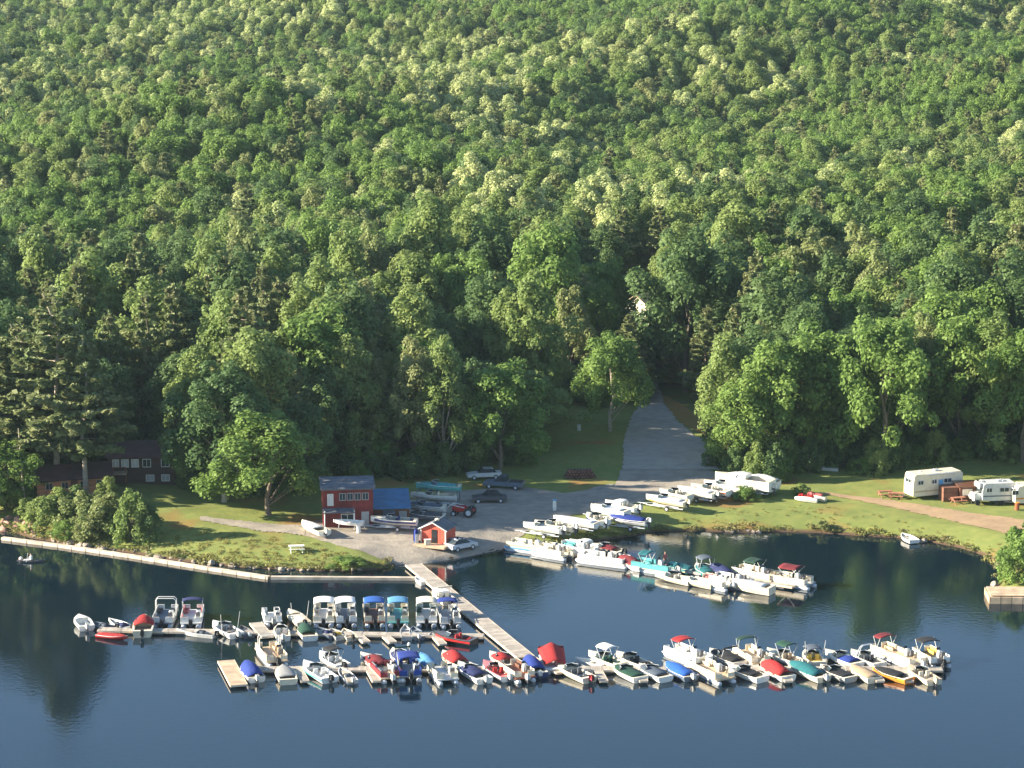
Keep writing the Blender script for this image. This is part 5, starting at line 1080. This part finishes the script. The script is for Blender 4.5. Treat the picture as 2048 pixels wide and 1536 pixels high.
# person on the spit dock
pp = thing('person', 'person standing on the spit dock beyond the teal awning', 'person', Vector((*at(1330, 1139), .42)), 0.3)
q_ = MB()
for s_ in (-1, 1): q_.tube((s_ * .10, 0, .05), (s_ * .10, .01, .48), .055, 8, .07); q_.tube((s_ * .10, .01, .48), (s_ * .09, 0, .92), .07, 8, .095); q_.ball((s_ * .10, -.06, .04), (.05, .13, .045))
trs = q_; ts_ = MB().tube((0, 0, .86), (0, 0, 1.15), .15, 10, .16).tube((0, 0, 1.15), (0, 0, 1.42), .16, 10, .17).ball((0, 0, 1.42), (.2, .12, .09))
for s_ in (-1, 1): ts_.tube((s_ * .2, 0, 1.42), (s_ * .27, -.02, 1.13), .06, 8, .045)
ar = MB()
for s_ in (-1, 1): ar.tube((s_ * .27, -.02, 1.15), (s_ * .26, -.12, .88), .042, 8, .03); ar.ball((s_ * .26, -.15, .82), (.03, .045, .08))
ar.tube((0, 0, 1.44), (0, 0, 1.56), .055, 8).ball((0, -.01, 1.65), (.085, .10, .125), 10, 8)
join_person(pp, [('trousers', trs, cloth('tan')), ('shirt', ts_, cloth('pink')), ('body', ar, skin)], .022); MB().ball((0, .02, 1.70), (.10, .11, .10), 10, 7).build('hair', col('brown', .8), pp, True)

# boulders along the shore
ROCK = paint('pale_boulder_rock', (.33,.27,.215), .9, var=.4, scale=1.6, bump=.7); RROCK = paint('reddish_bank_rock', (.34,.20,.15), .9, var=.4, scale=1.4, bump=.7)
rng = random.Random(21)
def boulder(x, y, z, s, mat, label, group):
    o = bpy.data.objects.new('boulder', None); b_ = bmesh.new(); bmesh.ops.create_icosphere(b_, subdivisions=2, radius=1)
    q = [Vector((rng.uniform(-1, 1), rng.uniform(-1, 1), rng.uniform(-1, 1))).normalized() for _ in range(7)]
    wy = rng.uniform(.6, 1.1); hz_ = rng.uniform(.55, .95)
    for v in b_.verts:
        d = v.co.copy()
        for n_ in q:
            k = d.dot(n_)
            if k > .55: d -= n_ * (k - .55) * .95
        v.co = Vector((d.x * s * rng.uniform(.97, 1.03) * 1.25, d.y * s * wy, d.z * s * hz_))
    me = bpy.data.meshes.new('boulder'); b_.to_mesh(me); b_.free(); me.materials.append(mat); bpy.data.objects.remove(o)
    o = bpy.data.objects.new('boulder', me); C.objects.link(o); o.location = (x, y, z); o.rotation_euler = (0, 0, rng.uniform(0, 6)); tag(o, label, 'boulder', group)
line = resample([G(*p) for p in [(62,1074),(150,1091),(240,1101),(330,1117),(420,1129),(520,1137),(620,1142)]], 88)
for k, p in enumerate(line):
    s = .18 + .5 * rng.random() ** 1.7 * (.75 if k > 60 else 1)
    boulder(p.x + rng.uniform(-.3, .3), p.y + rng.uniform(-.6, .7) + .25, .10, s, ROCK, 'pale boulder in the row edging the left shore beside the boom', 'boulders edging the left shore')
for k in range(16):
    p = P(rng.uniform(5, 66), rng.uniform(1036, 1066)); boulder(p.x, p.y, p.z + .1, rng.uniform(.3, .9), RROCK, 'reddish rock on the bare bank at the far left shore', 'reddish rocks on the far left bank')
for k, (px, py) in enumerate([(1462,1065),(1470,1063),(1478,1065),(1487,1064),(1497,1065),(1508,1066),(1518,1066),(1452,1064)]):
    p = G(px, py); boulder(p.x, p.y + .2, .12, rng.uniform(.25, .45), ROCK, 'pale stone on the cove shore below the lawn', 'pale stones on the cove shore')
for k, (px, py) in enumerate([(1835,1082),(1848,1084),(1992,1118),(1998,1128),(1990,1172),(2020,1180)]):
    p = G(px, py); boulder(p.x, p.y, .15, rng.uniform(.3, .6), ROCK, 'pale stone on the shore at the right side of the cove', 'pale stones at the right of the cove')
for k, (px, py) in enumerate([(690,1141),(705,1142),(720,1141),(664,1143)]):
    p = G(px, py); boulder(p.x, p.y, .1, rng.uniform(.3, .5), ROCK, 'pale stone under the low bush at the lawn point tip', 'pale stones at the lawn point tip')
# timber crib at the right
r_ = thing('timber_crib', 'sunlit tan timber crib standing in the water at the right edge', 'crib', (*at(1978, 1207), 0), -2 * D2R)
for k in range(3): MB().box((4.5, 2.0, -.1 + k * .36), (9, 4.4, .34)).build('timber_course', wood('tan_crib_timber', (.60,.44,.28), .8, 0), r_)
MB().box((4.5, 2.0, .90), (8.6, 4.0, .08)).build('crib_top', TANW, r_)
r_ = thing('dead_tree', 'bare leaning dead tree catching the sun at the left edge', 'tree', loc(50, 1018), 0); q_ = MB().tube((0, 0, -.3), (-.5, 0, 10.5), .18, 7, .05); rng2 = random.Random(3)
for k in range(16): z_ = 2.0 + k * .42; a = rng2.uniform(2.2, 4.4); l = rng2.uniform(1.0, 3.4) * (1 - k / 22); q_.tube((-.5 * z_ / 9, 0, z_), (-.5 * z_ / 9 + l * math.cos(a), l * math.sin(a) * .6, z_ - .15 * l), .045, 4, .015)
q_.build('branches', paint('bleached_wood', (.52,.42,.30), .9), r_)

# undergrowth along the forest edge: one object
rng = random.Random(5); pts = []
for a, b_ in zip(CLEAR[:-1], CLEAR[1:]):
    n = int((b_ - a).length / .9)
    for k in range(n):
        p = a.lerp(b_, (k + rng.random()) / max(1, n)); d = (b_ - a).normalized(); nrm_ = Vector((-d.y, d.x)); p = p + nrm_ * rng.uniform(-1.0, 9.0)
        u_, v_ = pix((p.x, p.y, hz(p.x, p.y)))
        if abs(u_ - 1306) < 26 and 745 < v_ < 800: continue
        if 190 < u_ < 350 and v_ > 935 or (60 < u_ < 240 and v_ > 940): continue
        if 1055 < u_ < 1135 and 785 < v_ < 860: continue
        if 1285 < u_ < 1440 and 765 < v_ < 880: continue
        if 1770 < u_ < 2060 and v_ > 940: continue
        pts.append((p.x, p.y, rng.uniform(2.2, 5.0), rng.uniform(3.0, 5.0), rng.choice(BYK['bush_dark'] * 2 + BYK['bush_mid'] + BYK['bush_fresh']), rng.uniform(0, 6.28)))
um = bpy.data.meshes.new('undergrowth'); um.from_pydata([(p[0], p[1], hz(p[0], p[1]) - .2) for p in pts], [], [])
ka = um.attributes.new('kind', 'INT', 'POINT'); sa = um.attributes.new('size', 'FLOAT_VECTOR', 'POINT'); ra = um.attributes.new('turn', 'FLOAT_VECTOR', 'POINT')
ka.data.foreach_set('value', [p[4] for p in pts]); sa.data.foreach_set('vector', [v for p in pts for v in (p[3] / 5.4, p[3] / 5.4, p[2] / 5)]); ra.data.foreach_set('vector', [v for p in pts for v in (0, 0, p[5])])
uo = bpy.data.objects.new('undergrowth', um); C.objects.link(uo); kind(uo, 'stuff'); uo['label'] = 'leafy undergrowth filling the foot of the forest edge'
md = uo.modifiers.new('undergrowth', 'NODES'); md.node_group = ng
# rough grass and shore weeds: one object
rng = random.Random(9); pts = []
L_S = resample([(x, y, 0) for x, y in SHORE], 900)
for p in L_S:
    u_, v_ = pix(p)
    if 785 < u_ < 1045 or not -60 < u_ < 2110: continue
    for _ in range(1 if rng.random() < .45 else 0):
        x, y = p.x + rng.uniform(-.6, .6), p.y + abs(rng.gauss(.4, .6)) + .25
        pts.append((x, y, rng.uniform(.2, .75), BYK['reed'][0] if rng.random() < .6 else BYK['grass'][0]))
U1 = resample([P(*q_) for q_ in [(330,1062),(440,1056),(520,1068),(600,1078),(700,1108),(770,1134)]], 60); U2 = resample([P(*q_) for q_ in [(330,1112),(420,1124),(520,1132),(620,1137),(700,1138),(765,1137)]], 60)
for _ in range(420):
    k = rng.randrange(59); p = U1[k].lerp(U2[k], rng.random() ** .7); pts.append((p.x + rng.uniform(-.8, .8), p.y, rng.uniform(.12, .42), rng.choice(BYK['grass'])))
V1 = resample([P(*q_) for q_ in [(1330,1045),(1500,1010),(1660,1010),(1850,1050),(2040,1095)]], 80); V2 = resample([P(*q_) for q_ in [(1330,1060),(1500,1058),(1660,1060),(1850,1076),(1990,1105)]], 80)
for _ in range(160):
    k = rng.randrange(79); p = V1[k].lerp(V2[k], rng.random()); pts.append((p.x + rng.uniform(-1, 1), p.y, rng.uniform(.1, .28), rng.choice(BYK['grass'])))
gm = bpy.data.meshes.new('rough_grass'); gm.from_pydata([(p[0], p[1], hz(p[0], p[1]) - .03) for p in pts], [], [])
ka = gm.attributes.new('kind', 'INT', 'POINT'); sa = gm.attributes.new('size', 'FLOAT_VECTOR', 'POINT'); ra = gm.attributes.new('turn', 'FLOAT_VECTOR', 'POINT')
ka.data.foreach_set('value', [p[3] for p in pts]); sa.data.foreach_set('vector', [v for p in pts for v in (p[2] * 1.3, p[2] * 1.3, p[2])]); ra.data.foreach_set('vector', [v for p in pts for v in (0, 0, p[0] * 9 % 6.28)])
go_ = bpy.data.objects.new('rough_grass', gm); C.objects.link(go_); kind(go_, 'stuff'); go_['label'] = 'rough grass and weeds on the lawn point and along the shore'
md = go_.modifiers.new('rough_grass', 'NODES'); md.node_group = ng
# ------------------------------------------------------------------ haze
if True:
    hm = bpy.data.materials.new('haze_air'); hm.use_nodes = True; t = hm.node_tree; t.nodes.remove(t.nodes['Principled BSDF'])
    v = t.nodes.new('ShaderNodeVolumePrincipled'); v.inputs['Density'].default_value = HAZE; v.inputs['Color'].default_value = (.66, .88, 1.0, 1); v.inputs['Anisotropy'].default_value = 0.2
    t.links.new(v.outputs[0], t.nodes['Material Output'].inputs['Volume'])
    zt = float(ZZ.max()) + 30
    b_ = MB().box((0, 1000, (zt - 4) / 2), (3600, 3500, zt + 4)); hzo = b_.build('haze', hm); kind(hzo, 'stuff'); hzo['label'] = 'thin blue summer haze over the lake and forest'
